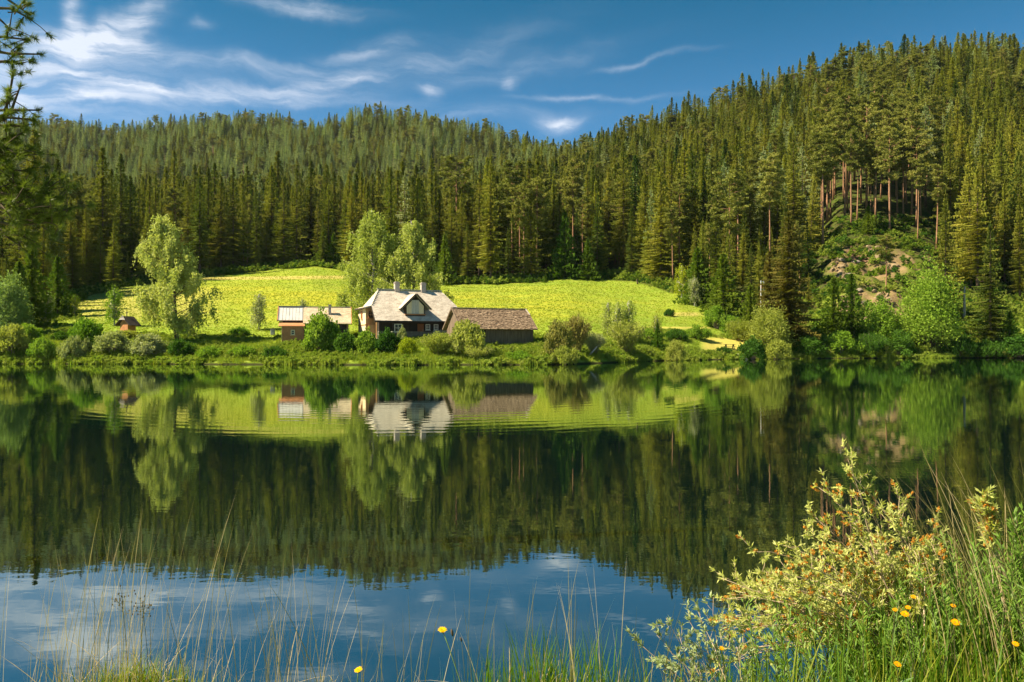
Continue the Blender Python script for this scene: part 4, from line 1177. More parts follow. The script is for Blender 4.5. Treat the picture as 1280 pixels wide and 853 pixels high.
m = MB(); boards(m, Vector((DX - .50, DY - .03, 0)), Vector((1, 0, 0)), 1.0, 2.95, 4.78, .16, Vector((0, -1, 0)), .03, 0); m.build('dormer_boards', M['cream_grey'], dm, kind='stuff')
m = MB(); m.box((DX, DY - .10, 2.86), (2.9, .22, .12)); m.build('dormer_sill', M['timber_brown'], dm)
# ground floor openings
window(FH, (-2.75, -3.80, 1.05), .95, 1.0, (0, -1, 0), 1)
window(FH, (1.35, -3.80, 1.2), .52, .68, (0, -1, 0), 1)
window(FH, (2.5, -3.80, 1.2), .52, .68, (0, -1, 0), 1)
window(FH, (4.3, -3.80, 1.2), .52, .68, (0, -1, 0), 1)
m = MB(); m.box((.35, -3.80, .78), (.86, .08, 1.7)); dr_ = m.build('door', M['door'], FH)
for i in range(4):
    m = MB(); m.box((.35 - .30 + i * .2, -3.85, .78), (.17, .03, 1.6)); m.build('door_board', M['door'], dr_)
m = MB(); m.box((.66, -3.89, .8), (.04, .05, .14)); m.build('handle', M['metal'], dr_)
for xx in (-5.75, -3.6, 5.6):
    m = MB(); m.box((xx, -4.35, .8), (.17, .17, 2.2)); m.build('porch_post', M['timber_orange'] if xx < -5 else M['timber_dark'], FH)
m = MB(); m.box((-5.9, -2.2, .95), (.9, .06, 1.1)); m.build('wing_door', M['timber_orange'], FH)
FHM = FH.matrix_basis if False else Matrix.Translation(FH.location) @ Matrix.Rotation(math.radians(23.5), 4, 'Z')
# pale picket screen, cover and table in front of the house
pf = empty('picket_fence', FHM @ Vector((3.0, -5.1, -.1)), math.radians(23.5), 'short pale picket fence below the right farmhouse windows', 'fence')
for i in range(11):
    m = MB(); m.box((-1.2 + i * .24, 0, .45), (.13, .03, .9 + .05 * (i % 3))); m.build('picket', M['fence_pale'], pf)
m = MB(); m.box((0, .035, .3), (2.7, .04, .07)); m.box((0, .035, .72), (2.7, .04, .07)); m.build('rail', M['fence_pale'], pf)
tb = empty('garden_table', FHM @ Vector((-3.3, -5.7, -.25)), math.radians(23.5), 'low garden table with pale top in front of farmhouse porch', 'table')
m = MB(); m.box((0, 0, .78), (1.7, .8, .07)); m.build('tabletop', M['cream_grey'], tb)
for a_ in (-.7, .7):
    for b_ in (-.3, .3):
        m = MB(); m.beam((a_ * 1.1, b_ * 1.1, 0), (a_, b_, .745), .08); m.build('leg', M['timber_dark'], tb)
bn = empty('garden_bench', FHM @ Vector((-3.3, -6.6, -.35)), math.radians(23.5), 'dark garden bench beside the pale-topped table', 'bench')
m = MB(); m.box((0, 0, .45), (1.7, .3, .06)); m.build('seat', M['timber_dark'], bn)
for a_ in (-.7, .7):
    m = MB(); m.box((a_, 0, .21), (.08, .26, .42)); m.build('leg', M['timber_dark'], bn)
cv = MB(); rn = random.Random(4)
vs = []; 
for r_ in range(5):
    for c_ in range(12):
        a_ = c_ / 12 * 2 * PI; q = (1, .95, .78, .45, .08)[r_] * (1 + .10 * math.sin(3 * a_)); vs.append((math.cos(a_) * q * .95, math.sin(a_) * q * .6, (0, .35, .62, .78, .84)[r_] + rn.uniform(-.03, .03)))
fs = [(r_ * 12 + c_, r_ * 12 + (c_ + 1) % 12, (r_ + 1) * 12 + (c_ + 1) % 12, (r_ + 1) * 12 + c_) for r_ in range(4) for c_ in range(12)] + [tuple(range(48, 60))]
cv.add(vs, fs); p = P(459, 415, 104); co = cv.build('covered_heap', M['cover'], None, True); co.location = (p.x, p.y, H(p.x, p.y) - .1 + .5)
tag(co, 'pale blue-white covered heap left of the farmhouse porch', 'tarpaulin')

# --- barn -----------------------------------------------------------------
bx_ = (612 - 640) / F * 104
BN = empty('barn', (bx_, 104, 1.55), math.radians(24.5), 'old grey board barn with brown shingled gable roof', 'barn')
L2, BR, BE, BY = 5.25, 5.45, 2.72, 3.35
m = MB(); m.box((0, 0, 1.3), (2 * L2 - .7, 5.3, 2.7)); m.prism([(-L2 + .35, -2.65, 2.65), (-L2 + .35, 2.65, 2.65), (-L2 + .35, 0, 5.2)], (2 * L2 - .7, 0, 0)); m.build('wall', M['timber_dark'], BN)
m = MB(); boards(m, Vector((-1.6, -2.66, 0)), Vector((1, 0, 0)), L2 - .35 + 1.6, -.2, 2.6, .26, Vector((0, -1, 0)), .045, 11)
boards(m, Vector((-L2 + .34, -2.65, 0)), Vector((0, 1, 0)), 5.3, -.2, 2.6, .24, Vector((-1, 0, 0)), .045, 12, lambda y: 2.65 + 2.45 * (1 - abs(y - 2.65) / 2.65))
boards(m, Vector((-L2 + .34, -2.66, 0)), Vector((1, 0, 0)), 2.3, -.2, 2.6, .26, Vector((0, -1, 0)), .045, 13)
m.build('wall_boards', M['timber_grey'], BN, kind='stuff')
m = MB(); m.box((L2 - .38, -2.70, 1.25), (.2, .2, 2.9)); m.box((-1.62, -2.72, 1.25), (.22, .2, 2.9)); m.build('corner_post', M['timber_grey'], BN)
m = MB(); m.box((-2.1, -2.69, 1.0), (.85, .06, 1.0)); m.build('hatch', M['fence_pale'], BN)
m = MB()
m.slab([(-L2, 0, BR), (L2, 0, BR), (L2 + .02, -BY, BE), (-L2 - .02, -BY, BE)], .12); m.slab([(-L2, 0, BR), (L2, 0, BR), (L2 + .02, BY, BE), (-L2 - .02, BY, BE)], .12)
rf2 = m.build('roof', M['shingle_brown'], BN)
for sd, part in ((15, 0), (16, 1)):
    m = MB(); sg = -1 if part == 0 else 1
    courses(m, Vector((0, sg * (BY + .04), BE - .03)), Vector((1, 0, 0)), Vector((0, -sg * BY, BR - BE)).normalized(), -L2, L2, math.hypot(BY, BR - BE), .25, .30, sd, .05, None, .05, .03)
    m.build('shingles', M['shingle_brown'], rf2, kind='stuff')
m = MB(); rn = random.Random(9)
x = -L2
while x < L2 - .2:
    w_ = rn.uniform(.5, 1.3); w_ = min(w_, L2 - x); m.box((x + w_ / 2, -.08, BR + .06 + rn.uniform(-.02, .03)), (w_ - .03, .26, .05)); x += w_
m.build('ridge_board', M['fence_pale'], rf2)
m = MB()
for sg in (-1, 1):
    for s2_ in (-1, 1): m.beam((sg * (L2 + .05), 0, BR + .02), (sg * (L2 + .05), s2_ * (BY + .02), BE + .0), .07, .2)
m.build('bargeboard', M['timber_grey'], BN)
m = MB(); m.beam((L2 - .12, -.15, BR + .03), (L2 - .02, -1.25, BR - .78), .16, .05); m.build('loose_board', M['deadwood'], BN)
pl = MB(); p = P(612, 442.5, 96.5); p2 = P(641, 442.5, 96.5); pl.beam((0, 0, .42), (p2.x - p.x, .3, .42), .35, .07); jt = pl.build('plank', M['timber_grey']); jt.location = (p.x, p.y, H(p.x, p.y))
tag(jt, 'long weathered plank lying across the bank below the barn', 'plank')
m = MB(); m.box((.25, 0, .18), (.16, .3, .42)); m.box(((p2.x - p.x) - .25, .28, .18), (.16, .3, .42)); m.build('support', M['timber_grey'], jt)

# --- outbuilding ------------------------------------------------------------
ox = (330 + 628 / 9.846 - 640) / F * 108
OB = empty('outbuilding', (ox, 108, 2.75), math.radians(13), 'small outbuilding with half grey half cream roof and brown porch', 'outbuilding')
m = MB(); m.box((.1, .1, 1.1), (8.5, 4.4, 2.4)); m.prism([(-4.15, -2.1, 2.3), (-4.15, 2.3, 2.3), (-4.15, .1, 4.15)], (8.5, 0, 0)); m.build('wall', M['timber_dark'], OB)
m = MB(); boards(m, Vector((-.9, -2.12, 0)), Vector((1, 0, 0)), 5.2, -.2, 2.25, .25, Vector((0, -1, 0)), .03, 21); m.build('wall_boards', M['timber_dark'], OB, kind='stuff')
m = MB(); m.box((4.25, -2.14, 1.0), (.28, .16, 2.6)); m.build('corner_post', M['timber_grey'], OB)
ORZ, OEZ, OY = 4.65, 2.35, 2.75
m = MB(); m.slab([(-1.5, .1, ORZ), (4.75, .1, ORZ), (4.75, -OY, OEZ), (-1.5, -OY, OEZ)], .12); m.slab([(-4.75, .1, ORZ), (4.75, .1, ORZ), (4.75, OY, OEZ + .1), (-4.75, OY, OEZ + .1)], .12)
rf3 = m.build('roof', M['shingle_cream'], OB)
m = MB(); courses(m, Vector((0, -OY - .03, OEZ - .02)), Vector((1, 0, 0)), Vector((0, OY + .1, ORZ - OEZ)).normalized(), -1.5, 4.75, math.hypot(OY + .1, ORZ - OEZ), .25, .30, 22, .03); m.build('shingles', M['shingle_cream'], rf3, kind='stuff')
m = MB(); U_ = Vector((0, OY + .1, ORZ - OEZ)).normalized(); gz = lambda y: ORZ + (y - .1) * (ORZ - OEZ) / (OY + .1)
m.slab([(-4.75, .1, ORZ + .02), (-1.55, .1, ORZ + .02), (-1.55, -2.25, gz(-2.25) + .02), (-4.75, -2.25, gz(-2.25) + .02)], .12); gr = m.build('grey_roof', M['metal_roof'], OB); gr['label'] = 'pale grey roof panels on the left part'
for i in range(8):
    m = MB(); xx = -4.6 + i * .42; m.beam((xx, .05, ORZ + .0), (xx, -2.24, gz(-2.24) + .03), .03, .05); m.build('seam', M['metal_roof'], gr)
m = MB(); m.box((-3.15, .06, ORZ + .06), (3.25, .35, .07)); m.box((1.6, .06, ORZ + .05), (6.3, .25, .06)); m.build('ridge_cap', M['metal'], OB)
m = MB(); m.box((1.95, -1.2, 3.85), (.36, .36, 2.0)); ch = m.build('chimney', M['brick'], rf3); m = MB(); m.box((1.95, -1.2, 4.9), (.46, .46, .08)); m.build('chimney_cap', M['metal'], rf3)
# porch on the left
m = MB(); m.box((-2.75, -2.9, 1.05), (2.7, 1.5, 2.1)); pc = m.build('porch', M['timber_brown'], OB)
m = MB(); m.slab([(-4.55, -2.25, gz(-2.25) - .34), (-1.25, -2.25, gz(-2.25) - .34), (-1.25, -3.95, 1.98), (-4.55, -3.95, 1.98)], .09); m.build('porch_roof', M['timber_brown'], pc)
m = MB(); boards(m, Vector((-4.12, -3.66, 0)), Vector((0, 1, 0)), 1.55, -.1, 1.95, .2, Vector((-1, 0, 0)), .03, 23); m.build('side_boards', M['timber_cream'], pc, kind='stuff')  # paler than the porch front, sunlight on this side painted in
for i in range(13):   # diagonal cladding
    m = MB(); x0 = -4.1 + i * .24 - .9
    a0, b0 = max(x0, -4.08), min(x0 + 1.9, -1.42)
    if b0 - a0 > .1:
        m.beam((a0, -3.67, 1.95 - (a0 - x0)), (b0, -3.67, 1.95 - (b0 - x0)), .03, .15); m.build('cladding_board', M['timber_brown'], pc)
window(OB, (-2.75, -3.70, 1.15), .42, .55, (0, -1, 0), 0, frame=M['timber_cream'])
m = MB(); m.beam((-4.78, .1, ORZ - .03), (-4.78, -2.3, gz(-2.3) - .02), .08, .24); m.beam((-4.78, .1, ORZ - .03), (-4.78, 2.75, OEZ + .07), .08, .24); m.beam((4.78, .1, ORZ - .03), (4.78, -OY, OEZ - .05), .08, .3); m.build('bargeboard', M['timber_brown'], OB)

# --- shrine ------------------------------------------------------------------
p = P(160, 414, 112); SH = empty('shrine', (p.x, p.y, H(p.x, p.y) - .15), math.radians(-24), 'tiny brown wooden shrine with steep roof and cross', 'shrine')
m = MB(); m.box((0, 0, .75), (1.5, 1.3, 1.7)); m.prism([(-.75, -.65, 1.6), (.75, -.65, 1.6), (0, -.65, 2.35)], (0, 1.3, 0)); m.build('wall', M['timber_brown'], SH)
m = MB(); boards(m, Vector((-.75, -.66, 0)), Vector((1, 0, 0)), 1.5, 0, 1.6, .17, Vector((0, -1, 0)), .025, 31, lambda x: 1.6 + .7 * (1 - abs(x - .75) / .75)); m.build('boards', M['timber_brown'], SH, kind='stuff')
m = MB()
for sg in (-1, 1): m.slab([(0, -1.0, 2.62), (0, .95, 2.62), (sg * 1.5, .95, 1.32), (sg * 1.5, -1.0, 1.32)], .08)
rs_ = m.build('roof', M['timber_dark'], SH)
m = MB(); m.prism([(-.62, -1.04, 2.1), (.62, -1.04, 2.1), (0, -.95, 2.72)], (0, .06, 0)); m.build('gable_board', M['fence_pale'], rs_)
m = MB(); m.box((0, -.2, 2.95), (.08, .08, .75)); m.box((0, -.2, 3.12), (.42, .07, .07)); m.build('cross', M['timber_dark'], SH)

# --- picnic table, sign post, box, rocks, logs ----------------------------------
p = P(912, 430, 127); PT = empty('picnic_table', (p.x, p.y, H(p.x, p.y)), math.radians(4), 'dark wooden picnic table on the yellow mown lawn', 'table')
m = MB()
for i in range(3): m.box((0, -.24 + i * .24, .73), (1.75, .22, .06))
m.build('tabletop', M['timber_dark'], PT)
for sx in (-.6, .6):
    for sy in (-1, 1):
        m = MB(); m.beam((sx, sy * .45, 0), (sx, sy * .12, .70), .11, .1); m.build('leg', M['timber_dark'], PT)
for sy in (-1, 1):
    m = MB(); m.box((0, sy * .62, .42), (1.6, .22, .05)); m.build('seat', M['timber_dark'], PT)
p = P(953, 366, 146); SG = empty('marker_post', (p.x, p.y, H(p.x, p.y)), .2, 'white post frame with small red board beside the rusty spruce', 'post')
zb = pz(146, 366) - H(p.x, p.y); zb = max(zb, .2)
for sx in (-.28, .28):
    m = MB(); m.box((sx, 0, (zb + 2.2) / 2), (.12, .12, zb + 2.2)); m.build('post', M['white'], SG)
m = MB(); m.box((0, -.08, zb + 1.1), (.5, .04, .7)); m.build('board', M['redpaint'], SG); m = MB(); m.box((0, 0, zb + 2.02), (.44, .09, .09)); m.build('crossbar', M['white'], SG)
p = P(341, 409, 112); BXO = empty('garden_box', (p.x, p.y, H(p.x, p.y) - .05), .1, 'small grey box with pale lid left of the outbuilding', 'box')
m = MB(); m.box((0, 0, .45), (.55, .5, .8)); m.build('box_body', M['metal'], BXO, bevel=.03); m = MB(); m.box((0, 0, .89), (.68, .62, .08)); m.build('lid', M['fence_pale'], BXO)
for sx in (-.2, .2):
    m = MB(); m.box((sx, 0, .04), (.08, .45, .14)); m.build('foot', M['timber_dark'], BXO)

def rock(name, loc, r, mat, seed, label, cat='rock', group=None, flat=.6):
    rn = random.Random(seed); bm = bmesh.new(); bmesh.ops.create_icosphere(bm, subdivisions=2, radius=1)
    pl_ = [(Vector((rn.uniform(-1, 1), rn.uniform(-1, 1), rn.uniform(-.6, 1))).normalized(), rn.uniform(.55, .85)) for _ in range(7)]
    for v in bm.verts:
        c = v.co.normalized(); q = 1.0
        for n_, d_ in pl_:
            dd_ = c.dot(n_)
            if dd_ > 0: q = min(q, d_ / max(dd_, .01))
        v.co = Vector((c.x * r[0], c.y * r[1], c.z * r[2] * flat)) * q * rn.uniform(.96, 1.04)
    me_ = bpy.data.meshes.new(name); bm.to_mesh(me_); bm.free(); me_.materials.append(mat); o = link(name, me_); o.location = loc; o.rotation_euler = (rn.uniform(-.2, .2), rn.uniform(-.2, .2), rn.uniform(0, 6))
    return tag(o, label, cat, group)
p = P(923, 444, 123.5); rock('rock', (p.x, p.y, .25), (1.2, .6, 1.1), M['whiterock'], 5, 'bright white rock at the waterline below the picnic lawn')
p = P(931, 447, 123); rock('rock', (p.x, p.y, .12), (.7, .5, .6), M['whiterock'], 8, 'smaller pale rock right of the bright white one')
for q, (a_, b_, lb) in enumerate([(1062, 372, 'brown boulder in the upper landslide debris'), (1075, 388, 'brown boulder halfway down the landslide debris'), (1080, 398, 'lowest brown boulder of the landslide chute'), (1052, 360, 'weathered boulder on the left side of landslide'), (1138, 330, 'brown boulder at the right head of the landslide'), (1070, 360, 'small brown boulder near the top of chute')]):
    D__ = 139 + (420 - b_) * .42 + 5; p = P(a_, b_, D__); rock('boulder', (p.x, p.y, H(p.x, p.y) + .1), (1.1, .8, .9), M['stone'], 20 + q, lb, 'boulder', 'landslide boulders')
def log(name, p, q, r, mat, label, cat='log'):
    m = MB(); p, q = Vector(p), Vector(q); d = q - p
    m.tube([(0, 0, 0), tuple(d * .35 + Vector((.05, 0, .08))), tuple(d * .7 + Vector((-.04, 0, .05))), tuple(d)], [r, r * .85, r * .65, r * .35], 7)
    o = m.build(name, mat, None, True); o.location = p; return tag(o, label, cat)
a_ = P(735, 446, 99.5); b_ = P(752, 428, 101); log('fallen_log', (a_.x, a_.y, a_.z), (b_.x, b_.y, b_.z), .13, M['deadwood'], 'pale dead stem leaning in the willow thicket right of barn')
a_ = P(742, 452, 98.6); b_ = P(765, 444, 104); log('fallen_log', (a_.x, a_.y, .15), (b_.x, b_.y, max(.5, b_.z)), .10, M['deadwood'], 'dead branch lying along the bank under the willow thicket')
a_ = P(1205, 402, 150); b_ = P(1206, 358, 150); log('dead_trunk', (a_.x, a_.y, H(a_.x, a_.y) - .3), (b_.x, b_.y, b_.z), .30, M['deadwood'], 'broken pale trunk standing left of the full right spruce', 'dead tree')
a_ = P(797, 351, 188); b_ = P(796, 345.5, 188); log('stump', (a_.x, a_.y, H(a_.x, a_.y) - .2), (b_.x, b_.y, H(a_.x, a_.y) + 1.2), .22, M['darkbark'], 'thin dark stump at the upper right corner of the meadow', 'stump')


# ------------------------------------------------------------------ near bank: plants
M['straw'] = leafmat('dry_straw', (.42, .33, .17), (.50, .41, .24), None, .25, 3, rnd=0)
M['straw_dark'] = leafmat('brown_green_stalks', (.20, .17, .06), (.24, .20, .08), None, .25, 3, rnd=0)
M['blade'] = leafmat('green_blades', (.10, .19, .012), (.12, .21, .014), None, .5, 1.2, rnd=0, gloss=.015)
M['blade_y'] = leafmat('yellow_green_blades', (.26, .29, .03), (.28, .30, .04), None, .5, 1.2, rnd=0, gloss=.015)
M['wleaf'] = leafmat('willow_rosette_leaves', (.47, .49, .15), (.53, .54, .19), None, .45, 2.5, rnd=0, gloss=.01)
M['gleaf'] = leafmat('narrow_green_leaves', (.16, .27, .04), (.19, .30, .05), None, .45, 1.5, rnd=0, gloss=.008)
M['sleaf'] = leafmat('silvery_green_leaves', (.30, .36, .17), (.32, .38, .2), None, .4, 2, rnd=0, gloss=.01)
M['catkin'] = leafmat('orange_catkins', (.62, .30, .05), (.66, .34, .07), None, .3, 6, rnd=0, tcol=(1.1, .8, .4))
M['willowbark'] = principled('willow_bark', (.34, .24, .15), .8, .2, (.50, .38, .25), 9)
M['petal'] = leafmat('orange_petals', (.80, .36, .005), (.85, .40, .008), None, .35, 8, rnd=0, tcol=(1.1, .9, .4))
M['petal_y'] = leafmat('yellow_petals', (.85, .52, .006), (.85, .56, .01), None, .35, 8, rnd=0, tcol=(1.1, .9, .4))
M['stemdark'] = principled('dark_flower_stem', (.05, .06, .02), .7, .2, (.09, .08, .03), 9)
M['stemgreen'] = principled('green_flower_stem', (.12, .18, .03), .7, .2, (.16, .2, .05), 9)
M['dock'] = leafmat('broad_ground_leaves', (.08, .17, .02), (.10, .2, .025), None, .4, 4, rnd=0, gloss=.06)

def blades(n, pos_fn, hfn, w, bend, seed, segs=4, mats=None, name='', label='', lean=(0, 0), droop=.0):
    rng = np.random.default_rng(seed); bx = pos_fn(rng, n); n = len(bx); h = hfn(rng, bx)
    a = rng.random(n) * 2 * PI; bd = bend * h * rng.uniform(.2, 1.2, n)
    dirv = np.stack([np.cos(a) * bd + lean[0] * h, np.sin(a) * bd + lean[1] * h], 1)
    z0 = terr(bx[:, 0], bx[:, 1]) - .02
    sd = np.stack([-np.sin(a + rng.normal(0, .5, n)), np.cos(a), np.zeros(n)], 1)
    Vs = np.empty((n, 2 * segs + 1, 3), np.float32)
    kk = rng.uniform(0, droop, n)
    for i in range(segs + 1):
        t = i / segs
        c = np.stack([bx[:, 0] + dirv[:, 0] * t ** 1.8, bx[:, 1] + dirv[:, 1] * t ** 1.8, z0 + h * (t - kk * t ** 3)], 1)
        if i < segs:
            ww = w * (1 - t) ** .55 if w > .003 else w * (1 - .6 * t)
            Vs[:, 2 * i] = c - sd * ww; Vs[:, 2 * i + 1] = c + sd * ww
        else: Vs[:, 2 * segs] = c
    T = []
    for i in range(segs - 1): T += [(2 * i, 2 * i + 1, 2 * i + 3), (2 * i, 2 * i + 3, 2 * i + 2)]
    T.append((2 * segs - 2, 2 * segs - 1, 2 * segs))
    T = np.array(T)[None] + (np.arange(n) * (2 * segs + 1))[:, None, None]
    mi = None
    if len(mats) > 1: mi = np.repeat(rng.integers(0, len(mats), n), len(T[0]))
    me_ = tri_mesh(name, Vs.reshape(-1, 3), T.reshape(-1, 3), mats, mi)
    return tag(link(name, me_), label, None, None, 'stuff')

def band(x0, x1, d0, d1):
    """points whose picture column lies between x0 and x1 at depth d0..d1, land only"""
    def f(rng, n):
        D = rng.uniform(d0, d1, n); x = (rng.uniform(x0, x1, n) - 640) / F * D
        z = terr(x, D); k = z > .02
        return np.stack([x[k], D[k]], 1)
    return f
def clumps(lst, d0, d1, spread):
    def f(rng, n):
        c = np.array(lst)[rng.integers(0, len(lst), n)]; D = rng.uniform(d0, d1, n)
        x = (c + rng.normal(0, spread, n) - 640) / F * D; z = terr(x, D); k = z > .02
        return np.stack([x[k], D[k]], 1)
    return f
U_h = lambda a, b: (lambda rng, bx: rng.uniform(a, b, len(bx)))
blades(9000, band(-60, 1400, 2.6, 4.0), U_h(.06, .24), .0035, .5, 301, 3, [M['blade'], M['blade'], M['blade_y']], 'bank_grass', 'short green grass on the near bank')
blades(2000, clumps([110, 160, 190, 240], 3.2, 3.75, 30), U_h(.10, .32), .0035, .35, 302, 4, [M['blade'], M['blade_y'], M['blade_y']], 'bank_grass', 'yellow-green grass tussock at the lower left')
blades(900, clumps([570, 600, 660, 700, 760], 3.2, 3.75, 26), U_h(.22, .52), .0038, .25, 303, 4, [M['blade'], M['blade']], 'bank_grass', 'upright green grass blades at bottom centre')
blades(3000, band(20, 900, 3.2, 3.8), U_h(.10, .34), .0028, .5, 304, 4, [M['blade'], M['straw'], M['blade_y']], 'bank_grass', 'mixed grass fringe along the near water edge')
blades(2300, band(900, 1400, 3.0, 5.2), U_h(.16, .50), .0036, .45, 305, 5, [M['blade'], M['blade'], M['blade_y']], 'bank_grass', 'tall green grass among the bushes on the right')
blades(210, clumps([60, 90, 110, 135, 150, 170, 215, 250, 300, 330, 350, 380], 3.0, 3.6, 20), U_h(.45, 1.0), .0012, .18, 306, 7, [M['straw'], M['straw'], M['straw_dark']], 'dry_grass', 'tall dry grass stalks in front of the water, left', (.06, 0), .03)
blades(60, clumps([30, 60, 420, 440, 200], 3.0, 3.6, 30), U_h(.4, .8), .0016, .35, 307, 7, [M['straw'], M['straw_dark']], 'dry_grass', 'scattered thin stalks at the far lower left', (-.05, 0), .05)
blades(70, clumps([470, 510, 540, 580, 640, 690, 720, 790], 3.0, 3.6, 22), U_h(.45, .85), .0016, .22, 308, 7, [M['straw'], M['straw_dark']], 'dry_grass', 'thin dry stalks in front of the water, centre', (.03, 0), .04)
blades(190, clumps([100, 130, 190, 280, 400, 480, 560, 650], 3.1, 3.6, 40), U_h(.25, .5), .002, .8, 309, 8, [M['straw']], 'dry_grass', 'curled dry grass leaves along the near edge', (0, 0), .5)
blades(170, clumps([1200, 1230, 1260, 1290, 1330], 3.2, 4.6, 26), U_h(.7, 1.15), .002, .30, 310, 8, [M['straw'], M['straw_dark'], M['straw_dark']], 'dry_grass', 'long arching dry stalks at the right edge', (-.22, 0), .12)

def leaf_kites(C, ax, bx): return quads_at(np.asarray(C, np.float32), np.asarray(ax, np.float32), np.asarray(bx, np.float32))

def rosettes(rng, C, Dv, nleaf, L, W):
    """narrow leaves fanned round each shoot tip"""
    n = len(C); Cn = np.repeat(C, nleaf, 0); Dn = np.repeat(Dv, nleaf, 0)
    r = rng.normal(size=Cn.shape); r -= Dn * np.sum(r * Dn, 1, keepdims=True); r = norm(r)
    a = rng.uniform(.25, 1.35, (len(Cn), 1)); d = norm(Dn * np.cos(a) + r * np.sin(a)); l = L * rng.uniform(.55, 1.2, (len(Cn), 1))
    base = Cn - Dn * rng.uniform(0, 1.1 * L, (len(Cn), 1)); c = base + d * l * .55
    bx = norm(np.cross(d, r)) * W * rng.uniform(.7, 1.2, (len(Cn), 1))
    return leaf_kites(c, d * l * .5, bx)

def shrub(name, label, base, tips, D0, seed, lm, twigs=9, nleaf=11, L=.032, W=.0042, catk=.0, tw_len=.13, bow=.25, stem_r=.005, sub=.45, cm='catkin'):
    rng = np.random.default_rng(seed); rn = random.Random(seed); m = MB(); C, Dv, K = [], [], []
    for (tx, ty, td) in tips:
        e = P(tx, ty, td); b0 = P(base[0] + rn.gauss(0, base[3]), base[1] + rn.gauss(0, 10), base[2] + rn.gauss(0, .18))
        b0.z = min(b0.z, H(b0.x, b0.y) + .02)
        md = b0.lerp(e, .5) + Vector((rn.gauss(0, .04), rn.gauss(0, .05), bow * (e - b0).length * rn.uniform(.3, 1.0)))
        q = lambda s: b0 * (1 - s) ** 2 + md * 2 * s * (1 - s) + e * s * s
        pts_ = [q(i / 9) + Vector((rn.gauss(0, .006), rn.gauss(0, .006), rn.gauss(0, .006))) * (i > 0) for i in range(10)]
        m.tube(pts_, [stem_r * (1 - .75 * i / 9) for i in range(10)], 5)
        for k in range(twigs + 1):
            s = 1.0 if k == twigs else sub + (1 - sub) * (k + rn.random()) / twigs
            p0 = q(s); tg = (q(min(s + .02, 1)) - q(s - .02)).normalized()
            if k < twigs:
                d = (tg * .8 + Vector((rn.gauss(0, .7), rn.gauss(0, .7), rn.gauss(.35, .45)))).normalized(); l = tw_len * rn.uniform(.4, 1.3) * (1.3 - .5 * s)
                p1 = p0 + d * l; m.tube([p0, p0.lerp(p1, .5) + Vector((0, 0, -.006)), p1], [stem_r * .38, stem_r * .3, stem_r * .18], 3)
            else: p1, d = p0, tg
            C.append(p1); Dv.append(d); 
            if l > tw_len * .7 if k < twigs else False:
                C.append(p0.lerp(p1, .55)); Dv.append(d)
            if rn.random() < catk: K += [(p1 - d * rn.uniform(0, .02) + Vector((rn.gauss(0, .008), rn.gauss(0, .008), rn.gauss(0, .008))), d) for _ in range(3)]
    V_, T_ = rosettes(rng, np.array(C), np.array(Dv), nleaf, L, W)
    ctr = P(base[0], base[1], base[2]); o = empty(name, (ctr.x, ctr.y, H(ctr.x, ctr.y)), 0, label, 'bush'); off = np.array([ctr.x, ctr.y, H(ctr.x, ctr.y)], np.float32)
    bw = m.mesh('branches', M['willowbark'], True); bw.transform(Matrix.Translation(-Vector(off))); link('branches', bw, o)
    link('leaves', tri_mesh('leaves', V_ - off, T_, [lm]), o)
    if K:
        kc = np.array([k[0] for k in K]); kd = np.array([k[1] for k in K]); n = 22
        c = np.repeat(kc, n, 0); d = np.repeat(kd, n, 0); r = rng.normal(size=c.shape); r = norm(r - d * np.sum(r * d, 1, keepdims=True))
        t = rng.uniform(-1, 1, (len(c), 1)); c = c + d * t * .011 + r * .0042 * np.sqrt(1 - t * t)
        ax = norm(r + d * .5) * .0042; bx = norm(np.cross(ax, rng.normal(size=c.shape))) * .003
        V_, T_ = leaf_kites(c, ax, bx); link('catkins', tri_mesh('catkins', V_ - off, T_, [M[cm]]), o)
    return o
rn = random.Random(8)
tips = [(1060, 568, 4.0), (1060, 590, 4.05), (1030, 606, 3.9), (1012, 640, 4.1), (1005, 668, 3.9), (940, 690, 3.9), (975, 678, 4.2), (950, 715, 3.7), (902, 722, 4.0), (905, 748, 3.8), (1122, 616, 4.2), (1165, 652, 4.3), (1090, 640, 4.1),
        (1045, 625, 4.2), (1075, 655, 3.8), (1130, 650, 4.0), (925, 735, 4.3), (915, 770, 3.6), (1000, 705, 3.6), (1035, 690, 3.8), (960, 745, 3.5), (1100, 680, 3.7), (1060, 700, 4.3), (1110, 640, 3.8), (1150, 690, 3.9), (985, 725, 4.0), (1020, 735, 4.2)]
tips += [(rn.uniform(885, 1180), 0, rn.uniform(3.5, 4.3)) for _ in range(38)]
tips = [(a_, b_ if b_ else np.interp(a_, [900, 950, 1050, 1170], [740, 705, 640, 680]) + rn.uniform(10, 120), c_) for a_, b_, c_ in tips]
shrub('willow_bush', 'sprawling willow with pale branches, cream-green tufts and orange catkins', (1160, 815, 3.95, 26), tips, 4, 401, M['wleaf'], 15, 13, .028, .0042, .30, .11, .22, .005, .34)
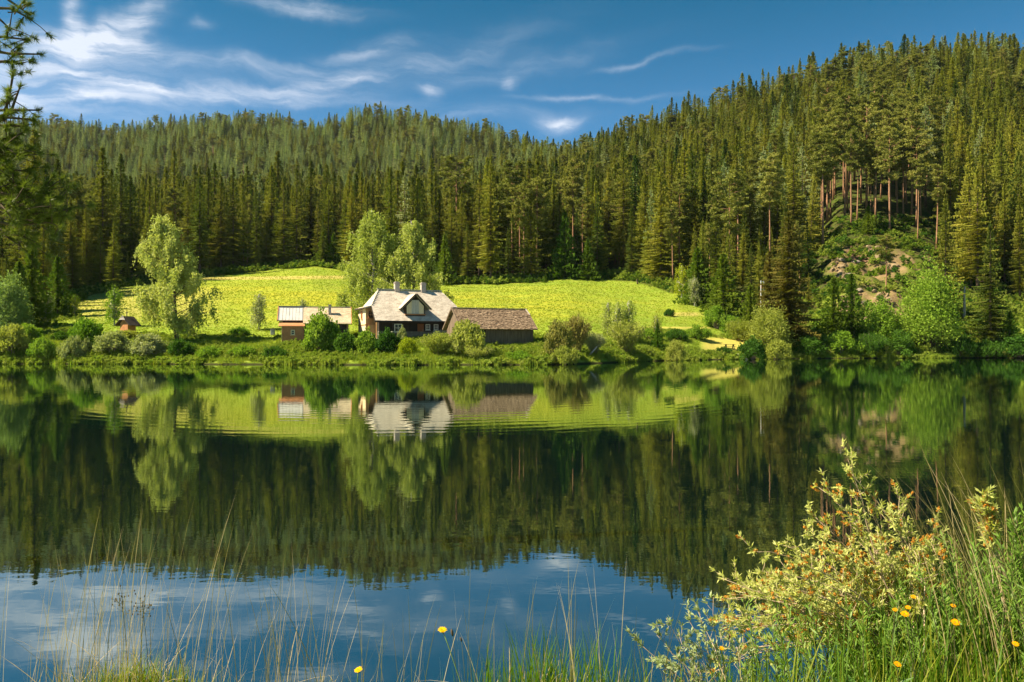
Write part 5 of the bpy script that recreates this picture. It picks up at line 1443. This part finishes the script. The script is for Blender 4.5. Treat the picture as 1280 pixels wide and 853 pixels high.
# narrow-leaved green shoots on the right
tips = [(x_ + rn.uniform(-18, 18), np.interp(x_, [1060, 1130, 1180, 1230, 1290, 1360], [760, 700, 668, 655, 640, 600]) + rn.uniform(0, 110), rn.uniform(3.4, 4.6)) for x_ in np.linspace(1060, 1390, 210)]
def shoots(name, label, tips, seed, lm, L, W, per, lean, catk=0):
    rng = np.random.default_rng(seed); rn = random.Random(seed); m = MB(); C, Dv, K = [], [], []
    b00 = None
    for (tx, ty, td) in tips:
        e = P(tx, ty, td); b0 = Vector((e.x + lean * rn.uniform(.5, 1.3) * (e.z - .4) + rn.gauss(0, .05), e.y + rn.gauss(0, .08), 0)); b0.z = max(H(b0.x, b0.y), .0) - .02
        if b00 is None: b00 = b0.copy()
        md = b0.lerp(e, .5) + Vector((rn.gauss(0, .03), rn.gauss(0, .03), .03))
        q = lambda s: b0 * (1 - s) ** 2 + md * 2 * s * (1 - s) + e * s * s
        m.tube([q(i / 6) for i in range(7)], [.0032 * (1 - .7 * i / 6) for i in range(7)], 4)
        for k in range(per):
            s = .22 + .78 * (k + rn.random()) / per; p0 = q(s); tg = (q(min(s + .02, 1)) - q(s - .02)).normalized()
            C.append(p0); Dv.append(tg)
            if catk and s > .8 and rn.random() < catk: K.append((p0, tg))
    C = np.array(C); Dv = np.array(Dv); r = rng.normal(size=C.shape); r = norm(r - Dv * np.sum(r * Dv, 1, keepdims=True))
    a = rng.uniform(.35, 1.0, (len(C), 1)); d = norm(Dv * np.cos(a) + r * np.sin(a)); l = L * rng.uniform(.6, 1.25, (len(C), 1))
    V_, T_ = leaf_kites(C + d * l * .5, d * l * .5, norm(np.cross(d, r + .3)) * W)
    off = np.array(b00, np.float32); o = empty(name, b00, 0, label, 'bush'); bw = m.mesh('stems', M['stemdark'], True); bw.transform(Matrix.Translation(-b00)); link('stems', bw, o)
    link('leaves', tri_mesh('leaves', V_ - off, T_, [lm]), o); return o
shoots('willow_shoots', 'dense upright green shoots with narrow leaves at lower right', tips, 402, M['gleaf'], .045, .0042, 50, .10)
tips = [(rn.uniform(920, 1130), rn.uniform(750, 840), rn.uniform(3.3, 4.0)) for _ in range(90)]
shoots('willow_shoots', 'lower green shoots beneath the sprawling willow', tips, 403, M['gleaf'], .04, .004, 34, .08)
tips = [(1228 + rn.uniform(-10, 10), 612 + rn.uniform(0, 40), 3.9) for _ in range(5)]
shrub('willow_sapling', 'tall single willow stem with orange catkins near right edge', (1262, 830, 3.9, 8), tips, 4, 404, M['wleaf'], 9, 12, .035, .0045, .6, .05, .05, .003, .72)
tips = [(1272 + rn.uniform(-8, 14), 640 + rn.uniform(-6, 50), 3.8) for _ in range(6)]
shoots('willow_shoots', 'leafy green shoot at the extreme right edge', tips, 405, M['gleaf'], .05, .005, 60, .03)
tips = [(795, 800, 3.5), (822, 792, 3.5), (835, 775, 3.55), (848, 790, 3.6), (860, 772, 3.6), (872, 760, 3.7), (880, 785, 3.5), (900, 790, 3.6), (845, 820, 3.4), (868, 812, 3.5), (888, 745, 3.8), (812, 825, 3.4), (915, 800, 3.5), (930, 780, 3.6)]
shrub('silver_shrub', 'low twiggy shrub with silvery leaf tufts at bottom centre right', (925, 850, 3.55, 20), tips, 3.5, 406, M['sleaf'], 6, 12, .028, .0045, .0, .10, .05, .0035, .45)

# flowers
def flower(px_, py_, D_, r, mat, stem, label, tilt=0.3, seed=0, kind='hawkbit_flower'):
    rn = random.Random(seed); hd = P(px_, py_, D_); bx = hd.x + rn.uniform(-.05, .12); by = hd.y + rn.uniform(-.05, .1); bz = H(bx, by) - .02
    if bz < 0.1: by = min(by, 3.5); bz = H(bx, by) - .02
    o = empty(kind, (bx, by, bz), 0, label, 'flower', 'flowers on the near bank')
    h_ = Vector((hd.x - bx, hd.y - by, hd.z - bz)); m = MB()
    m.tube([(0, 0, 0), (h_.x * .25, h_.y * .25, h_.z * .5), (h_.x * .8, h_.y * .8, h_.z * .88), tuple(h_)], [.0022, .002, .0018, .0018], 5); m.build('stem', stem, o, True)
    m = MB(); tdir = Vector((rn.uniform(-.3, .1), -tilt, 1)).normalized(); m.tube([tuple(h_ - tdir * .012), tuple(h_ - tdir * .004), tuple(h_ + tdir * .002)], [.002, r * .42, r * .40], 8); m.build('calyx', M['stemdark'], o, True)
    X_ = tdir.orthogonal().normalized(); Y_ = tdir.cross(X_); m = MB()
    for ring_, (n_, rr_, up_) in enumerate(((20, 1.0, .25), (16, .72, .55), (10, .42, .9))):
        for k in range(n_):
            a_ = 2 * PI * (k + .5 * ring_ + rn.uniform(-.2, .2)) / n_; d_ = X_ * math.cos(a_) + Y_ * math.sin(a_); s_ = tdir.cross(d_)
            L_ = r * rr_ * rn.uniform(.88, 1.1); w_ = r * .13; q = h_ + tdir * .001
            tip_ = q + d_ * L_ + tdir * L_ * up_ * .5
            m.add([q + d_ * r * .08 - s_ * w_ * .5, q + d_ * r * .08 + s_ * w_ * .5, q + d_ * L_ * .6 + tdir * L_ * up_ * .38 + s_ * w_, tip_ + s_ * w_ * .5, tip_ - s_ * w_ * .5, q + d_ * L_ * .6 + tdir * L_ * up_ * .38 - s_ * w_], [(0, 1, 2, 5), (5, 2, 3, 4)])
    m.build('petals', mat, o)
    return o
FL = [(1141.6, 746.6, 3.3, .013, 'small orange flower topmost of the right cluster of four'), (1135, 760, 3.25, .013, 'small orange flower just above the largest one'), (1131, 768, 3.15, .019, 'largest orange flower in the right cluster'),
      (1118.7, 762.7, 3.25, .012, 'orange flower left of the largest one'), (1191.5, 757.8, 3.3, .013, 'small orange flower above the wide one in green shoots'), (1194.5, 778.5, 3.2, .020, 'wide orange flower among green shoots'),
      (1269.5, 805.5, 3.1, .015, 'orange flower near the right edge'), (1121.7, 831, 2.95, .016, 'orange flower lowest on the right bank'), (902, 811, 3.2, .012, 'small orange flower beside the silvery shrub')]
for q, (a_, b_, D_, r_, lb) in enumerate(FL): flower(a_, b_, D_, r_ * .85, M['petal'], M['stemdark'], lb, .5, 500 + q)
flower(553, 788, 3.1, .018, M['petal_y'], M['stemgreen'], 'yellow flower standing before the water at bottom centre', .3, 520, 'yellow_flower')
flower(448, 838, 2.95, .016, M['petal_y'], M['stemgreen'], 'yellow flower low at the bottom edge', .3, 521, 'yellow_flower')
def plantain(px_, py_, D_, label, seed, r=.0055, L=.028):
    hd = P(px_, py_, D_); rn = random.Random(seed); bx = hd.x + .03; by = 3.35; bz = H(bx, by) - .02; o = empty('seed_head', (bx, by, bz), 0, label, 'seed head', 'dark seed heads')
    h_ = Vector((hd.x - bx, hd.y - by, hd.z - bz)); m = MB(); m.tube([(0, 0, 0), (h_.x * .3, h_.y * .3, h_.z * .5), tuple(h_)], [.0016, .0014, .0012], 4); m.build('stem', M['stemdark'], o, True)
    m = MB(); m.tube([tuple(h_), tuple(h_ + Vector((-.002, 0, L * .3))), tuple(h_ + Vector((-.004, 0, L * .7))), tuple(h_ + Vector((-.006, 0, L)))], [r * .6, r, r * .9, r * .3], 8); m.build('head', M['darkbark'], o, True)
plantain(566, 795, 3.2, 'dark brown seed head right of the yellow flower', 1); plantain(577, 802, 3.25, 'second dark seed head, lower right of yellow flower', 2, .004, .018)
for q, (a_, b_) in enumerate([(152, 742), (178, 752)]):
    rn = random.Random(q + 60); hd = P(a_, b_, 3.3); bx = hd.x - .02; by = 3.4; bz = H(bx, by) - .02
    o = empty('sedge', (bx, by, bz), 0, 'thin %s sedge stem with scattered dark seeds, lower left' % ('taller' if q == 0 else 'shorter'), 'sedge', 'dark seeded sedges'); m = MB(); h_ = Vector((hd.x - bx, hd.y - by, hd.z - bz))
    m.tube([(0, 0, 0), tuple(h_ * .6 + Vector((.01, 0, 0))), tuple(h_)], [.0015, .0012, .0008], 4); ss = MB()
    for k in range(22):
        b_0 = h_ * rn.uniform(.84, 1.0); e_0 = b_0 + Vector((rn.gauss(0, .03), rn.gauss(0, .02), rn.uniform(-.01, .05))); m.tube([tuple(b_0), tuple(e_0)], [.0007, .0005], 3)
        ss.tube([tuple(e_0 - Vector((0, 0, .004))), tuple(e_0), tuple(e_0 + Vector((0, 0, .004)))], [.001, .0032, .001], 5)
    m.build('stem', M['straw_dark'], o); ss.build('seeds', M['darkbark'], o, kind='stuff')
# broad ground leaves at the lower edge
for q, (a_, b_, D_, lb) in enumerate([(1085, 838, 3.1, 'rosette of broad green leaves at bottom right of centre'), (1140, 850, 3.0, 'broad-leaved rosette under the lowest orange flower'), (935, 846, 3.2, 'broad-leaved rosette at the foot of silvery shrub')]):
    p = P(a_, b_, D_); rn = random.Random(q + 80); o = empty('dock_plant', (p.x, p.y, H(p.x, p.y)), 0, lb, 'plant', 'broad-leaved plants on the near bank')
    for k in range(9):
        a0 = rn.random() * 6.28; L_ = rn.uniform(.10, .18); up_ = rn.uniform(.9, 1.8); m = MB(); vs = []
        for i in range(6):
            t = i / 5; w_ = .022 * math.sin(PI * (.08 + .9 * t)) ; r_ = L_ * t; z_ = L_ * up_ * (t - .35 * t * t)
            for sg in (-1, 0, 1): vs.append((math.cos(a0) * r_ - math.sin(a0) * w_ * sg, math.sin(a0) * r_ + math.cos(a0) * w_ * sg, z_ + abs(sg) * w_ * .5))
        m.add(vs, [(3 * i + j, 3 * i + j + 1, 3 * i + j + 4, 3 * i + j + 3) for i in range(5) for j in range(2)]); m.build('leaf', M['dock'], o, True)

# ------------------------------------------------------------------ overhanging pine at the left
tb_ = Vector((-7.8, 8.3, 0)); tb_.z = H(tb_.x, tb_.y) - .1
PN = empty('pine_tree', tb_, 0, 'near pine whose branches hang into the upper left corner', 'pine tree')
M['needle'] = leafmat('near_pine_needles', (.12, .16, .022), (.14, .18, .03), None, .4, 2.0, rnd=0, gloss=.025)
rn = random.Random(90); rng = np.random.default_rng(90)
m = MB(); m.tube([(0, 0, -.2), (.1, 0, 3), (0, .1, 6), (.15, 0, 9), (.1, 0, 12)], [.26, .2, .16, .10, .03], 9); m.build('trunk', M['pinebark'], PN, True)
m = MB(); NC, ND = [], []
BR_ = [((-20, -30), (36, 18), 9.5, 8.0), ((-10, 10), (38, 24), 9.0, 8.0), ((-20, 20), (12, 36), 8.8, 7.9), ((-30, 60), (52, 68), 8.0, 8.1), ((-30, 50), (36, 50), 8.2, 8.1), ((-10, 78), (26, 80), 7.6, 8.1), ((5, 150), (18, 88), 6.4, 8.0), ((5, 150), (26, 106), 6.4, 8.1),
       ((-30, 140), (50, 138), 6.3, 8.2), ((-20, 145), (42, 150), 6.0, 8.0), ((-30, 150), (30, 158), 5.8, 8.1), ((-40, 180), (14, 172), 5.4, 8.2), ((-40, 190), (20, 196), 5.2, 8.0), ((-40, 210), (36, 214), 5.0, 8.2), ((-40, 225), (26, 232), 4.8, 7.9),
       ((-40, 240), (42, 248), 4.6, 8.2), ((-30, 262), (88, 262), 4.4, 8.1), ((-30, 272), (66, 278), 4.2, 8.0), ((-30, 255), (58, 240), 4.4, 8.1), ((-40, 200), (8, 184), 5.2, 7.9), ((-40, 288), (30, 296), 4.0, 8.0), ((-40, 222), (18, 240), 4.8, 8.3), ((-20, 250), (30, 262), 4.5, 7.8)]
for (a_, b_, z0, D_) in BR_:
    p0 = Vector((0, 0, z0 - tb_.z)); pm = P(a_[0], a_[1], D_) - tb_; e = P(b_[0], b_[1], D_) - tb_
    m.tube([p0, p0.lerp(pm, .5) + Vector((0, 0, -.1)), pm, pm.lerp(e, .5) + Vector((0, 0, rn.uniform(-.06, .06))), e], [.05, .04, .022, .014, .007], 5)
    low = b_[1] > 160
    nt_ = 16 if low else 4
    for k in range(nt_):
        s = rn.uniform(.25, 1); q0 = pm.lerp(e, s); d = ((e - pm).normalized() * .7 + Vector((rn.gauss(0, .6), rn.gauss(0, .6), rn.gauss(.1, .5)))).normalized(); l = rn.uniform(.10, .28) * (1.3 if low else 1)
        q1 = q0 + d * l; m.tube([q0, q0.lerp(q1, .5) + Vector((0, 0, .01)), q1], [.007, .005, .004], 4)
        NC.append(q1); ND.append(d)
        if rn.random() < .5: NC.append(q0.lerp(q1, .5)); ND.append(d)
    NC.append(e); ND.append((e - pm).normalized())
m.build('branches', M['darkbark'], PN, True)
NC = np.array(NC); ND = np.array(ND); k = 85
c = np.repeat(NC, k, 0); d = np.repeat(ND, k, 0); r = rng.normal(size=c.shape); r = norm(r - d * np.sum(r * d, 1, keepdims=True)); a = rng.uniform(.35, 1.55, (len(c), 1))
dd = norm(d * np.cos(a) + r * np.sin(a)); l = rng.uniform(.05, .085, (len(c), 1)); b0 = c - d * rng.uniform(-.01, .055, (len(c), 1)); w = norm(np.cross(dd, rng.normal(size=c.shape))) * .0026
V_, T_ = tris_from(b0 - w, b0 + w, b0 + dd * l); link('needles', tri_mesh('needles', V_, T_, [M['needle']]), PN)


# ------------------------------------------------------------------ air: thin haze that pales the far hill
hm = bpy.data.materials.new('haze'); hm.use_nodes = True
nt, _, _ = NT(hm); g = G(nt)
out = g.node('ShaderNodeOutputMaterial'); pv = g.node('ShaderNodeVolumePrincipled')
pv.inputs['Color'].default_value = (.82, .90, 1.0, 1); pv.inputs['Density'].default_value = .00003; pv.inputs['Anisotropy'].default_value = .2
g.l.new(pv.outputs[0], out.inputs['Volume'])
m = MB(); m.box((0, 0, 200), (3100, 3100, 410)); hz = m.build('haze', hm); tag(hz, 'thin pale summer haze over lake and hills', None, None, 'stuff')
